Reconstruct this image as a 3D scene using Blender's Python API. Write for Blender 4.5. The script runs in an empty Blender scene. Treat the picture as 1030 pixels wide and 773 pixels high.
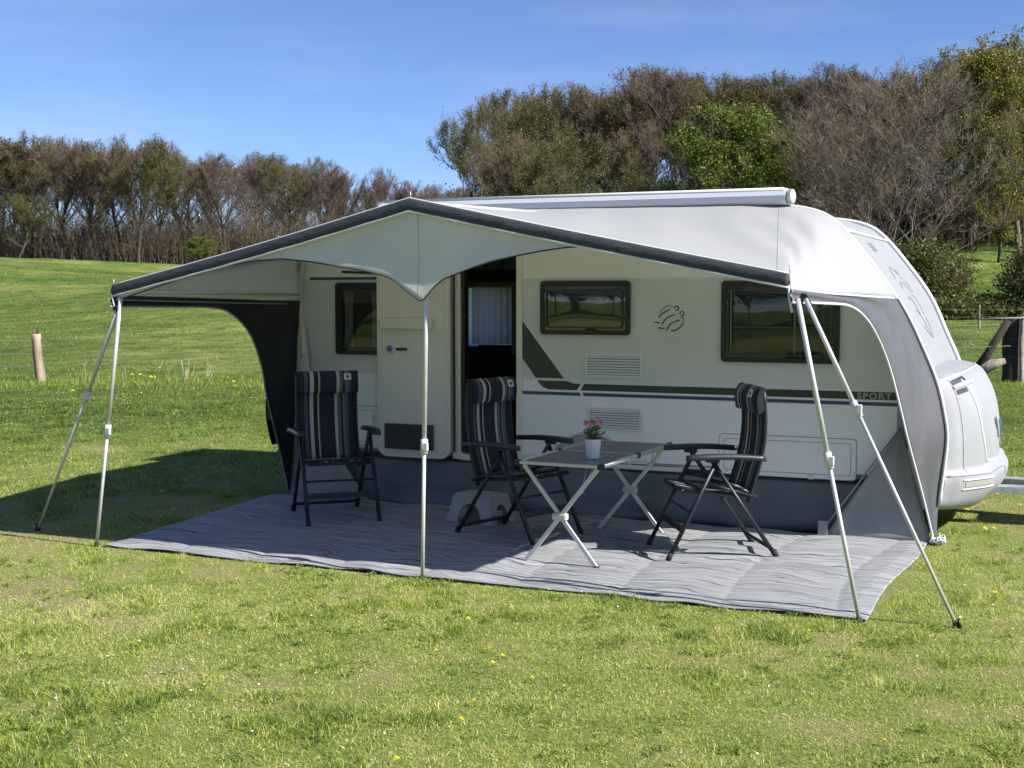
import bpy, bmesh, math, random
import numpy as np
from mathutils import Vector, Matrix
from mathutils.geometry import tessellate_polygon
R = math.radians
S = bpy.context.scene
C = S.collection
PI = math.pi

# ------------------------------------------------------------------ camera
cam_d = bpy.data.cameras.new('camera'); cam = bpy.data.objects.new('camera', cam_d); C.objects.link(cam)
S.camera = cam
cam_d.sensor_width = 36; cam_d.lens = 1310 / 1030 * 36; cam_d.clip_end = 3000; cam_d.clip_start = 0.05
YAW = 23.7; PITCH = math.degrees(math.atan(91.5 / 1310))
cam.location = (0, 0, 1.75)
cam.rotation_euler = (R(90 - PITCH), 0, R(YAW))

# ------------------------------------------------------------------ light
to_sun = Vector((1.22, -0.10, 1.0)).normalized()
SUN_EL = math.asin(to_sun.z); SUN_AZ = math.atan2(to_sun.x, to_sun.y)
w = bpy.data.worlds.new('World'); S.world = w; w.use_nodes = True
nt = w.node_tree; nt.nodes.clear()
sky = nt.nodes.new('ShaderNodeTexSky'); sky.sky_type = 'NISHITA'; sky.sun_disc = False
sky.sun_elevation = SUN_EL; sky.sun_rotation = SUN_AZ
sky.air_density = 0.85; sky.dust_density = 0.05; sky.ozone_density = 2.0; sky.altitude = 1200
tc = nt.nodes.new('ShaderNodeTexCoord')
mp = nt.nodes.new('ShaderNodeMapping'); mp.inputs['Scale'].default_value = (1.4, 1.4, 7); mp.inputs['Location'].default_value = (3.1, 1.7, .4)
nz = nt.nodes.new('ShaderNodeTexNoise'); nz.inputs['Scale'].default_value = 2.3; nz.inputs['Detail'].default_value = 7; nz.inputs['Roughness'].default_value = .55
cr = nt.nodes.new('ShaderNodeValToRGB'); cr.color_ramp.elements[0].position = .47; cr.color_ramp.elements[0].color = (0, 0, 0, 1)
cr.color_ramp.elements[1].position = .85; cr.color_ramp.elements[1].color = (.30, .30, .30, 1)
mx = nt.nodes.new('ShaderNodeMixRGB'); mx.inputs['Color2'].default_value = (6.0, 6.6, 7.4, 1)
bg = nt.nodes.new('ShaderNodeBackground'); bg.inputs['Strength'].default_value = 0.060
wo = nt.nodes.new('ShaderNodeOutputWorld')
L = nt.links.new
L(tc.outputs['Generated'], mp.inputs['Vector']); L(mp.outputs['Vector'], nz.inputs['Vector'])
L(nz.outputs['Fac'], cr.inputs['Fac']); L(cr.outputs['Color'], mx.inputs['Fac'])
tn = nt.nodes.new('ShaderNodeMixRGB'); tn.blend_type = 'MULTIPLY'; tn.inputs['Fac'].default_value = 1; tn.inputs['Color2'].default_value = (.82, .93, 1.20, 1)
L(sky.outputs['Color'], tn.inputs['Color1']); L(tn.outputs['Color'], mx.inputs['Color1']); L(mx.outputs['Color'], bg.inputs['Color']); L(bg.outputs['Background'], wo.inputs['Surface'])
sd = bpy.data.lights.new('sun', 'SUN'); sd.energy = 4.2; sd.angle = R(0.55); sd.color = (1.0, 0.955, 0.88)
sun = bpy.data.objects.new('sun', sd); C.objects.link(sun)
sun.rotation_euler = to_sun.to_track_quat('Z', 'Y').to_euler()
S.view_settings.view_transform = 'Standard'; S.view_settings.look = 'None'; S.view_settings.gamma = 1
S.view_settings.use_curve_mapping = False
S.view_settings.exposure = 1.1

# ------------------------------------------------------------------ materials
def mat(name, col, rough=.6, metal=0., var=.0, scale=8., bump=0., bscale=60., transl=0., spec=.5, coat=0., stretch=None, col2=None, ramp=(.35, .65)):
    m = bpy.data.materials.new(name); m.use_nodes = True
    t = m.node_tree; b = t.nodes['Principled BSDF']; ln = t.links.new
    c = tuple(col) + (1,)
    b.inputs['Base Color'].default_value = c; b.inputs['Roughness'].default_value = rough; b.inputs['Metallic'].default_value = metal
    b.inputs['Specular IOR Level'].default_value = spec
    if coat: b.inputs['Coat Weight'].default_value = coat; b.inputs['Coat Roughness'].default_value = .08
    tx = t.nodes.new('ShaderNodeTexCoord'); mpn = t.nodes.new('ShaderNodeMapping'); ln(tx.outputs['Object'], mpn.inputs['Vector'])
    if stretch: mpn.inputs['Scale'].default_value = stretch
    colsock = None
    if var or col2:
        n = t.nodes.new('ShaderNodeTexNoise'); n.inputs['Scale'].default_value = scale; n.inputs['Detail'].default_value = 6
        ln(mpn.outputs['Vector'], n.inputs['Vector'])
        r = t.nodes.new('ShaderNodeValToRGB'); r.color_ramp.elements[0].position = ramp[0]; r.color_ramp.elements[1].position = ramp[1]
        if col2: r.color_ramp.elements[0].color = c; r.color_ramp.elements[1].color = tuple(col2) + (1,)
        else:
            r.color_ramp.elements[0].color = tuple(x * (1 - var) for x in col) + (1,); r.color_ramp.elements[1].color = tuple(min(1, x * (1 + var)) for x in col) + (1,)
        ln(n.outputs['Fac'], r.inputs['Fac']); ln(r.outputs['Color'], b.inputs['Base Color']); colsock = r.outputs['Color']
    if bump:
        n2 = t.nodes.new('ShaderNodeTexNoise'); n2.inputs['Scale'].default_value = bscale; n2.inputs['Detail'].default_value = 4
        ln(mpn.outputs['Vector'], n2.inputs['Vector'])
        bn = t.nodes.new('ShaderNodeBump'); bn.inputs['Strength'].default_value = bump; bn.inputs['Distance'].default_value = .02
        ln(n2.outputs['Fac'], bn.inputs['Height']); ln(bn.outputs['Normal'], b.inputs['Normal'])
    if transl:
        tr = t.nodes.new('ShaderNodeBsdfTranslucent'); tr.inputs['Color'].default_value = c
        if colsock: ln(colsock, tr.inputs['Color'])
        ms = t.nodes.new('ShaderNodeMixShader'); ms.inputs['Fac'].default_value = transl
        ln(b.outputs['BSDF'], ms.inputs[1]); ln(tr.outputs['BSDF'], ms.inputs[2]); ln(ms.outputs['Shader'], t.nodes['Material Output'].inputs['Surface'])
    return m

M = {}
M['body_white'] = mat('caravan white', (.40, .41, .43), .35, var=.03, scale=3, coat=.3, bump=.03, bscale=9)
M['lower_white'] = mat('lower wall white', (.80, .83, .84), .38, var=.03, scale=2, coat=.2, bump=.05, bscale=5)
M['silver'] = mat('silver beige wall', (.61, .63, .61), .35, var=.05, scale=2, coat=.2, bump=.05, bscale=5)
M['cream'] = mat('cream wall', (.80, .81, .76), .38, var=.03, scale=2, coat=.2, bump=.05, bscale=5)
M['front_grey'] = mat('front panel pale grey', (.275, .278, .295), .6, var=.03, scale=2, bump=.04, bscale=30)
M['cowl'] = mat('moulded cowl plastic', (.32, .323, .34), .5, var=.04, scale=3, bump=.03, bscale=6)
M['bright_trim'] = mat('white trim', (.66, .67, .68), .35)
M['navy'] = mat('navy stripe', (.03, .06, .13), .35)
M['olive'] = mat('dark olive decal', (.035, .045, .033), .35)
M['letters'] = mat('pale lettering', (.42, .43, .42), .4)
M['groove'] = mat('panel groove', (.25, .28, .30), .5)
M['black_plastic'] = mat('black plastic', (.015, .016, .018), .42, bump=.05, bscale=200)
M['dark_vent'] = mat('dark vent', (.035, .04, .045), .5)
M['vent_white'] = mat('vent white', (.66, .70, .70), .45)
M['vent_gap'] = mat('vent gap', (.12, .14, .15), .6)
M['door_beige'] = mat('door inner beige', (.72, .71, .65), .45, var=.03, scale=2)
M['door_rim'] = mat('door white rim', (.74, .71, .62), .4)
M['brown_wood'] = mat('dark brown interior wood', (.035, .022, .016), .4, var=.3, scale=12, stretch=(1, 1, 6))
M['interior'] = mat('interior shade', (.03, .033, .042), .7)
M['cupboard'] = mat('cupboard grey', (.5, .48, .5), .35)
M['curtain'] = mat('curtain fabric', (.55, .56, .62), .9, transl=.6)
M['blind'] = mat('blind fabric', (.85, .87, .92), .9, transl=.7)
M['alu'] = mat('anodised aluminium', (.58, .58, .57), .42, metal=.35, var=.05, scale=20)
M['galv'] = mat('galvanised steel', (.42, .48, .48), .5, metal=.55, var=.2, scale=25)
M['canopy'] = mat('canopy white fabric', (.61, .615, .625), .68, var=.02, scale=3, bump=.12, bscale=1.6, transl=.52)
M['valance'] = mat('valance fabric', (.86, .87, .84), .7, var=.03, scale=2.5, bump=.12, bscale=3, transl=.5)
M['fascia'] = mat('slate fascia fabric', (.045, .05, .062), .75, var=.15, scale=9, bump=.25, bscale=14, stretch=(1, 1, 3))
M['wing'] = mat('grey wing fabric', (.100, .100, .108), .5, var=.10, scale=3, bump=.25, bscale=2.5, transl=.04, stretch=(3, 3, .7))
M['wing_shaded'] = mat('wing fabric darkened as shade', (.012, .014, .016), .6, var=.2, scale=3, bump=.2, bscale=3)  # same grey wing fabric, deep shade of the left side put into its colour
M['draft'] = mat('grey draught fabric', (.44, .45, .45), .6, var=.12, scale=3, bump=.2, bscale=4, transl=.4)
M['pad'] = mat('pale foam pad fabric', (.50, .49, .42), .8, var=.05, scale=5)
M['piping'] = mat('white piping', (.68, .69, .71), .5)
M['grey_piping'] = mat('grey piping', (.24, .25, .27), .5)
M['skirt'] = mat('blue grey skirt fabric', (.105, .128, .150), .5, var=.18, scale=2.2, bump=.35, bscale=2.2)
M['arch'] = mat('wheel cover grey', (.36, .38, .40), .6)
M['rubber'] = mat('rubber', (.02, .02, .02), .8)
M['chair_frame'] = mat('chair frame dark', (.010, .012, .017), .45, var=.1, scale=20)
M['arm_plastic'] = mat('arm plastic', (.022, .026, .033), .36)
M['label'] = mat('pale tag', (.6, .58, .5), .6)
M['stool'] = mat('grey stool plastic', (.36, .36, .34), .55, bump=.05, bscale=80)
M['pot'] = mat('white ceramic pot', (.78, .79, .80), .35, bump=.1, bscale=70)
M['soil'] = mat('soil', (.03, .02, .015), .9)
M['leaf'] = mat('plant leaf', (.13, .23, .07), .55, var=.4, scale=30, transl=.25)
M['petal'] = mat('pink petal', (.88, .50, .55), .6, var=.25, scale=60, transl=.25)
M['clamp'] = mat('white clamp plastic', (.6, .61, .62), .4)
M['bracket'] = mat('pale olive bracket', (.50, .50, .40), .5)
M['wood_post'] = mat('weathered post', (.30, .225, .165), .85, var=.35, scale=6, bump=.6, bscale=30, stretch=(1, 1, .25))
M['dark_post'] = mat('dark wet post', (.035, .027, .021), .9, var=.4, scale=8, bump=.6, bscale=20, stretch=(1, 1, .3))
M['log'] = mat('pale bare log', (.32, .28, .23), .9, var=.35, scale=7, bump=.7, bscale=15)
M['wire'] = mat('fence wire', (.22, .22, .19), .7)
M['lightblue'] = mat('blue emblem', (.08, .18, .42), .4)
M['graphic'] = mat('grey front graphic', (.24, .25, .28), .4)
M['lampglass'] = mat('marker lamp', (.36, .36, .34), .2, coat=.5)
M['red'] = mat('dull red tag', (.25, .05, .05), .5)

def glass_mat():
    m = bpy.data.materials.new('tinted window'); m.use_nodes = True; t = m.node_tree; b = t.nodes['Principled BSDF']
    b.inputs['Base Color'].default_value = (.018, .021, .017, 1); b.inputs['Roughness'].default_value = .035; b.inputs['Specular IOR Level'].default_value = .85
    b.inputs['Coat Weight'].default_value = 1; b.inputs['Coat Roughness'].default_value = .02
    tx = t.nodes.new('ShaderNodeTexCoord'); n = t.nodes.new('ShaderNodeTexNoise'); n.inputs['Scale'].default_value = 1.8; n.inputs['Detail'].default_value = 2
    bn = t.nodes.new('ShaderNodeBump'); bn.inputs['Strength'].default_value = .25; bn.inputs['Distance'].default_value = .02
    t.links.new(tx.outputs['Object'], n.inputs['Vector']); t.links.new(n.outputs['Fac'], bn.inputs['Height']); t.links.new(bn.outputs['Normal'], b.inputs['Coat Normal']); t.links.new(bn.outputs['Normal'], b.inputs['Normal'])
    return m
M['glass'] = glass_mat()
cg_ = glass_mat(); cg_.name = 'lightly tinted window'; M['clear_glass'] = cg_
_t = cg_.node_tree; _tr = _t.nodes.new('ShaderNodeBsdfTransparent'); _tr.inputs['Color'].default_value = (.8, .82, .78, 1); _ms = _t.nodes.new('ShaderNodeMixShader'); _ms.inputs['Fac'].default_value = .45
_t.links.new(_t.nodes['Principled BSDF'].outputs['BSDF'], _ms.inputs[1]); _t.links.new(_tr.outputs['BSDF'], _ms.inputs[2]); _t.links.new(_ms.outputs['Shader'], _t.nodes['Material Output'].inputs['Surface'])
M['pale_curtain'] = mat('pale lilac curtain', (.55, .54, .58), .9)

def stripe_fabric():
    # navy cloth with woven beige and slate stripes across local U
    m = bpy.data.materials.new('striped chair fabric'); m.use_nodes = True; t = m.node_tree; b = t.nodes['Principled BSDF']; ln = t.links.new
    uv = t.nodes.new('ShaderNodeUVMap'); sp = t.nodes.new('ShaderNodeSeparateXYZ'); ln(uv.outputs['UV'], sp.inputs[0])
    r = t.nodes.new('ShaderNodeValToRGB'); r.color_ramp.interpolation = 'CONSTANT'
    navy = (.012, .018, .035); slate = (.06, .085, .11); beige = (.42, .39, .33); dk = (.008, .01, .016); gy = (.13, .15, .16)
    stops = [(0, dk), (.06, navy), (.12, slate), (.17, navy), (.21, beige), (.27, dk), (.345, beige), (.365, slate), (.38, navy), (.55, navy), (.64, beige), (.685, slate), (.72, gy), (.735, navy), (.78, gy), (.81, slate), (.87, navy), (.93, dk)]
    e = r.color_ramp.elements
    e[0].position = 0; e[0].color = stops[0][1] + (1,); e[1].position = stops[1][0]; e[1].color = stops[1][1] + (1,)
    for p, c in stops[2:]:
        k = e.new(p); k.color = c + (1,)
    ln(sp.outputs['X'], r.inputs['Fac']); ln(r.outputs['Color'], b.inputs['Base Color']); b.inputs['Roughness'].default_value = .85
    tx = t.nodes.new('ShaderNodeTexCoord'); n = t.nodes.new('ShaderNodeTexNoise'); n.inputs['Scale'].default_value = 9
    bn = t.nodes.new('ShaderNodeBump'); bn.inputs['Strength'].default_value = .3; bn.inputs['Distance'].default_value = .01
    ln(tx.outputs['Object'], n.inputs['Vector']); ln(n.outputs['Fac'], bn.inputs['Height']); ln(bn.outputs['Normal'], b.inputs['Normal'])
    return m
M['stripe'] = stripe_fabric()

def carpet_mat():
    m = bpy.data.materials.new('awning carpet weave'); m.use_nodes = True; t = m.node_tree; b = t.nodes['Principled BSDF']; ln = t.links.new
    tx = t.nodes.new('ShaderNodeTexCoord')
    n0 = t.nodes.new('ShaderNodeTexNoise'); n0.inputs['Scale'].default_value = 2.2; n0.inputs['Detail'].default_value = 3; ln(tx.outputs['Object'], n0.inputs['Vector'])
    va = t.nodes.new('ShaderNodeVectorMath'); va.operation = 'MULTIPLY_ADD'; va.inputs[1].default_value = (.0, .30, 0)
    ln(n0.outputs['Color'], va.inputs[0]); ln(tx.outputs['Object'], va.inputs[2])
    mpn = t.nodes.new('ShaderNodeMapping'); mpn.inputs['Scale'].default_value = (1.6, 46, 1); ln(va.outputs[0], mpn.inputs['Vector'])
    n = t.nodes.new('ShaderNodeTexNoise'); n.inputs['Scale'].default_value = 1.0; n.inputs['Detail'].default_value = 5; n.inputs['Roughness'].default_value = .7; ln(mpn.outputs['Vector'], n.inputs['Vector'])
    r = t.nodes.new('ShaderNodeValToRGB'); e = r.color_ramp.elements
    e[0].position = .36; e[0].color = (.045, .053, .066, 1); e[1].position = .57; e[1].color = (.33, .34, .35, 1)
    k = e.new(.45); k.color = (.225, .232, .245, 1)
    ln(n.outputs['Fac'], r.inputs['Fac']); ln(r.outputs['Color'], b.inputs['Base Color']); b.inputs['Roughness'].default_value = .8
    n3 = t.nodes.new('ShaderNodeTexNoise'); n3.inputs['Scale'].default_value = 5; n3.inputs['Detail'].default_value = 5; ln(mpn.outputs['Vector'], n3.inputs['Vector'])
    bn = t.nodes.new('ShaderNodeBump'); bn.inputs['Strength'].default_value = .5; bn.inputs['Distance'].default_value = .012
    ln(n3.outputs['Fac'], bn.inputs['Height']); ln(bn.outputs['Normal'], b.inputs['Normal'])
    return m
M['carpet'] = carpet_mat()

def slat_mat():
    m = bpy.data.materials.new('table slats'); m.use_nodes = True; t = m.node_tree; b = t.nodes['Principled BSDF']; ln = t.links.new
    tx = t.nodes.new('ShaderNodeTexCoord'); n = t.nodes.new('ShaderNodeTexNoise'); n.inputs['Scale'].default_value = 4
    ln(tx.outputs['Object'], n.inputs['Vector'])
    r = t.nodes.new('ShaderNodeValToRGB'); r.color_ramp.elements[0].color = (.17, .18, .185, 1); r.color_ramp.elements[1].color = (.22, .23, .235, 1); ln(n.outputs['Fac'], r.inputs['Fac'])
    ln(r.outputs['Color'], b.inputs['Base Color']); b.inputs['Roughness'].default_value = .38; b.inputs['Metallic'].default_value = .3
    return m
M['slats'] = slat_mat()

# ------------------------------------------------------------------ mesh helpers
class MB:
    def __init__(s): s.v = []; s.f = []; s.mi = []; s.sm = []; s.uv = {}
    def add(s, vs, fs, mi=0, smooth=True):
        o = len(s.v); s.v += [tuple(v) for v in vs]
        for f in fs: s.f.append(tuple(i + o for i in f)); s.mi.append(mi); s.sm.append(smooth)
    def box(s, c, d, rot=None, mi=0, bev=0.0):
        hx, hy, hz = d[0] / 2, d[1] / 2, d[2] / 2; c = Vector(c)
        if bev <= 0:
            vs = [Vector((x, y, z)) for x in (-hx, hx) for y in (-hy, hy) for z in (-hz, hz)]
            fs = [(0, 1, 3, 2), (4, 6, 7, 5), (0, 4, 5, 1), (2, 3, 7, 6), (0, 2, 6, 4), (1, 5, 7, 3)]
        else:
            bm = bmesh.new(); bmesh.ops.create_cube(bm, size=1)
            for v in bm.verts: v.co = Vector((v.co.x * d[0], v.co.y * d[1], v.co.z * d[2]))
            bmesh.ops.bevel(bm, geom=bm.edges[:], offset=min(bev, min(d) * .45), segments=2, affect='EDGES', profile=.5)
            bm.verts.index_update(); vs = [v.co.copy() for v in bm.verts]; fs = [tuple(v.index for v in f.verts) for f in bm.faces]; bm.free()
        if rot is not None: vs = [rot @ v for v in vs]
        s.add([v + c for v in vs], fs, mi, False)
    def tube(s, pts, r, n=8, mi=0, cap=True, flat=None):
        pts = [Vector(p) for p in pts]; k = len(pts); rs = r if isinstance(r, (list, tuple)) else [r] * k
        vs = []; up = Vector((0, 0, 1)); last = None
        for i, p in enumerate(pts):
            t = (pts[min(i + 1, k - 1)] - pts[max(i - 1, 0)]).normalized()
            if last is None:
                a = up if abs(t.z) < .9 else Vector((1, 0, 0)); u = t.cross(a).normalized()
            else: u = (last - t * last.dot(t)).normalized()
            last = u; v = t.cross(u)
            for j in range(n):
                an = 2 * PI * j / n; q = u * math.cos(an) * rs[i] + v * math.sin(an) * rs[i]
                vs.append(p + q)
        fs = [(i * n + j, i * n + (j + 1) % n, (i + 1) * n + (j + 1) % n, (i + 1) * n + j) for i in range(k - 1) for j in range(n)]
        if cap: fs += [tuple(range(n - 1, -1, -1)), tuple((k - 1) * n + j for j in range(n))]
        s.add(vs, fs, mi, True)
    def bar(s, a, b, wd, th, mi=0, side=Vector((0, 1, 0)), bev=0):
        a = Vector(a); b = Vector(b); z = (b - a); ln = z.length; z.normalize()
        y = (side - z * side.dot(z)).normalized(); x = y.cross(z)
        rot = Matrix((x, y, z)).transposed()
        s.box((a + b) / 2, (wd, th, ln), rot, mi, bev)
    def lathe(s, prof, n=24, c=(0, 0, 0), mi=0):
        vs = [(c[0] + r * math.cos(2 * PI * j / n), c[1] + r * math.sin(2 * PI * j / n), c[2] + z) for r, z in prof for j in range(n)]
        fs = [(i * n + j, i * n + (j + 1) % n, (i + 1) * n + (j + 1) % n, (i + 1) * n + j) for i in range(len(prof) - 1) for j in range(n)]
        s.add(vs, fs, mi, True)
    def grid(s, fn, nu, nv, mi=0):   # fn(u,v)->xyz
        vs = [fn(i / nu, j / nv) for j in range(nv + 1) for i in range(nu + 1)]
        fs = [(j * (nu + 1) + i, j * (nu + 1) + i + 1, (j + 1) * (nu + 1) + i + 1, (j + 1) * (nu + 1) + i) for j in range(nv) for i in range(nu)]
        s.add(vs, fs, mi, True)
    def plate(s, loops, axis_y, th, mi=0):
        """extruded flat plate in XZ; loops [(x,z)...] first outer, rest holes; front at axis_y, thickness th towards +Y"""
        tris = tessellate_polygon([[Vector((x, z, 0)) for x, z in lp] for lp in loops])
        flat = [p for lp in loops for p in lp]; n = len(flat)
        vs = [(x, axis_y, z) for x, z in flat] + [(x, axis_y + th, z) for x, z in flat]
        fs = [tuple(t) for t in tris] + [tuple(i + n for i in t[::-1]) for t in tris]
        o = 0
        for lp in loops:
            m = len(lp)
            fs += [(o + i, o + (i + 1) % m, o + (i + 1) % m + n, o + i + n) for i in range(m)]
            o += m
        s.add(vs, fs, mi, False)
    def build(s, name, mats, parent=None, recalc=True, solid=0, smooth_angle=None):
        me = bpy.data.meshes.new(name); me.from_pydata(s.v, [], s.f)
        mats = mats if isinstance(mats, (list, tuple)) else [mats]
        for m in mats: me.materials.append(M[m] if isinstance(m, str) else m)
        me.polygons.foreach_set('material_index', s.mi); me.polygons.foreach_set('use_smooth', s.sm)
        if recalc:
            bm = bmesh.new(); bm.from_mesh(me); bmesh.ops.recalc_face_normals(bm, faces=bm.faces); bm.to_mesh(me); bm.free()
        me.update()
        o = bpy.data.objects.new(name, me); C.objects.link(o)
        if parent is not None: o.parent = parent
        if solid:
            md = o.modifiers.new('thick', 'SOLIDIFY'); md.thickness = solid; md.offset = 0
        return o

def thing(name, label, cat, loc=(0, 0, 0), rz=0, group=None):
    o = bpy.data.objects.new(name, None); C.objects.link(o); o.location = loc; o.rotation_euler = (0, 0, rz); o.empty_display_size = .2
    return tag(o, label, cat, group)
def tag(o, label, cat=None, group=None, kind=None):
    if label: o['label'] = label
    if cat: o['category'] = cat
    if group: o['group'] = group
    if kind: o['kind'] = kind
    return o
def local(parent):  # children keep world coordinates while the Empty stands at the thing's base
    return Matrix.Translation(parent.location).inverted()
def rel(o):
    o.matrix_parent_inverse = o.parent.matrix_basis.inverted() if o.parent else Matrix(); return o
def rrect(x0, z0, x1, z1, r, n=5, square=''):
    pts = []
    for cx, cz, a0 in ((x1 - r, z1 - r, 0), (x0 + r, z1 - r, 90), (x0 + r, z0 + r, 180), (x1 - r, z0 + r, 270)):
        for k in range(n + 1):
            a = R(a0 + 90 * k / n); pts.append((cx + r * math.cos(a), cz + r * math.sin(a)))
    return pts
def catmull(P, n=8):
    out = []; P = [Vector(p) for p in P]
    for i in range(len(P) - 1):
        p0 = P[max(i - 1, 0)]; p1 = P[i]; p2 = P[i + 1]; p3 = P[min(i + 2, len(P) - 1)]
        for k in range(n):
            t = k / n
            out.append(.5 * ((2 * p1) + (-p0 + p2) * t + (2 * p0 - 5 * p1 + 4 * p2 - p3) * t * t + (-p0 + 3 * p1 - 3 * p2 + p3) * t ** 3))
    out.append(P[-1]); return out
def resample(P, n):
    P = [Vector(p) for p in P]; d = [0]
    for i in range(1, len(P)): d.append(d[-1] + (P[i] - P[i - 1]).length)
    out = []; j = 0
    for k in range(n + 1):
        t = d[-1] * k / n
        while j < len(P) - 2 and d[j + 1] < t: j += 1
        u = (t - d[j]) / max(1e-9, d[j + 1] - d[j]); out.append(P[j].lerp(P[j + 1], min(1, max(0, u))))
    return out

# ------------------------------------------------------------------ noise (numpy)
_rng = np.random.RandomState(7); _tab = _rng.rand(256, 256).astype(np.float32)
def vnoise(x, y, s=1.0, o=0):
    x = np.asarray(x) * s + 37.7 * o; y = np.asarray(y) * s + 91.3 * o
    xi = np.floor(x).astype(int); yi = np.floor(y).astype(int); fx = x - xi; fy = y - yi
    fx = fx * fx * (3 - 2 * fx); fy = fy * fy * (3 - 2 * fy)
    g = lambda a, b: _tab[a % 256, b % 256]
    return (g(xi, yi) * (1 - fx) + g(xi + 1, yi) * fx) * (1 - fy) + (g(xi, yi + 1) * (1 - fx) + g(xi + 1, yi + 1) * fx) * fy
def fbm(x, y, s=1.0, o=0, n=4):
    a = 0; t = 0; am = 1
    for k in range(n): a = a + am * vnoise(x, y, s * 2 ** k, o + k * 3.1); t += am; am *= .55
    return a / t
def smooth(a, b, x): t = np.clip((np.asarray(x, dtype=float) - a) / (b - a), 0, 1); return t * t * (3 - 2 * t)

HX, HY = -math.sin(R(YAW)), math.cos(R(YAW))        # heading of the valley
def terrain(x, y):
    x = np.asarray(x, dtype=float); y = np.asarray(y, dtype=float)
    d = x * HX + y * HY; s = x * HY - y * HX          # distance ahead, distance to the side
    az = np.degrees(np.arctan2(s, np.maximum(d, 1e-3)))
    left = 5.3 * smooth(28, 150, d) ** .9 + .85 * np.sin(s * .09 + d * .06) * smooth(45, 80, d) * (1 - smooth(110, 150, d))
    right = 7.4 * smooth(66, 118, d)
    k = smooth(2, 14, az)
    z = left * (1 - k) + right * k
    z = z + 3.0 * smooth(150, 400, d)
    z = np.where(d > 0, z, 0); z = z - .35 * smooth(14, 17, d) * 0
    r = np.hypot(x, y)
    z = z + .025 * (fbm(x, y, .45, 2, 3) - .5) * smooth(10, 16, r) + 1.3 * (fbm(x, y, .045, 5, 4) - .5) * smooth(30, 60, r)
    return z
def tz(x, y): return float(terrain(x, y))
def dryness(x, y):
    """0 lush .. 1 straw, bare patches above 1"""
    a = fbm(x, y, .55, 11, 4); b = fbm(x, y, 2.1, 17, 3)
    c = fbm(x, y, 6.0, 23, 3); v = smooth(.42, .76, a * .26 + b * .38 + c * .40)
    r = np.hypot(x, y)
    v = v * (1 - .75 * smooth(12.5, 15, r))
    for (px, py, rad, amt) in ((-6.85, 6.46, .20, 1.3), (-6.35, 6.5, .14, .9), (-7.6, 6.8, .22, 1.2), (-.9, 5.2, .35, .9), (-.15, 4.95, .28, 1.0), (-.5, 5.6, .35, .8),
                               (-3.9, 6.2, .22, .7), (-3.5, 6.15, .25, .8), (-2.9, 5.1, .3, .9), (-1.7, 5.9, .25, .8), (-9.3, 12.2, .6, .9), (-10.1, 11.5, .7, .9), (-8.3, 13.0, .6, .8), (-7.6, 13.2, .5, .7),
                               (-.35, 10.7, .7, 1.0), (.1, 10.6, .6, .9), (-5.4, 6.3, .25, .7), (-4.6, 4.6, .3, .8), (-.75, 11.3, .6, .9)):
        d2 = ((x - px) ** 2 + (y - py) ** 2 * 1.3) / (rad * .8) ** 2 * (.5 + 1.2 * c)
        v = np.maximum(v, amt * np.exp(-d2) * (.6 + .6 * b))
    return v

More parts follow.
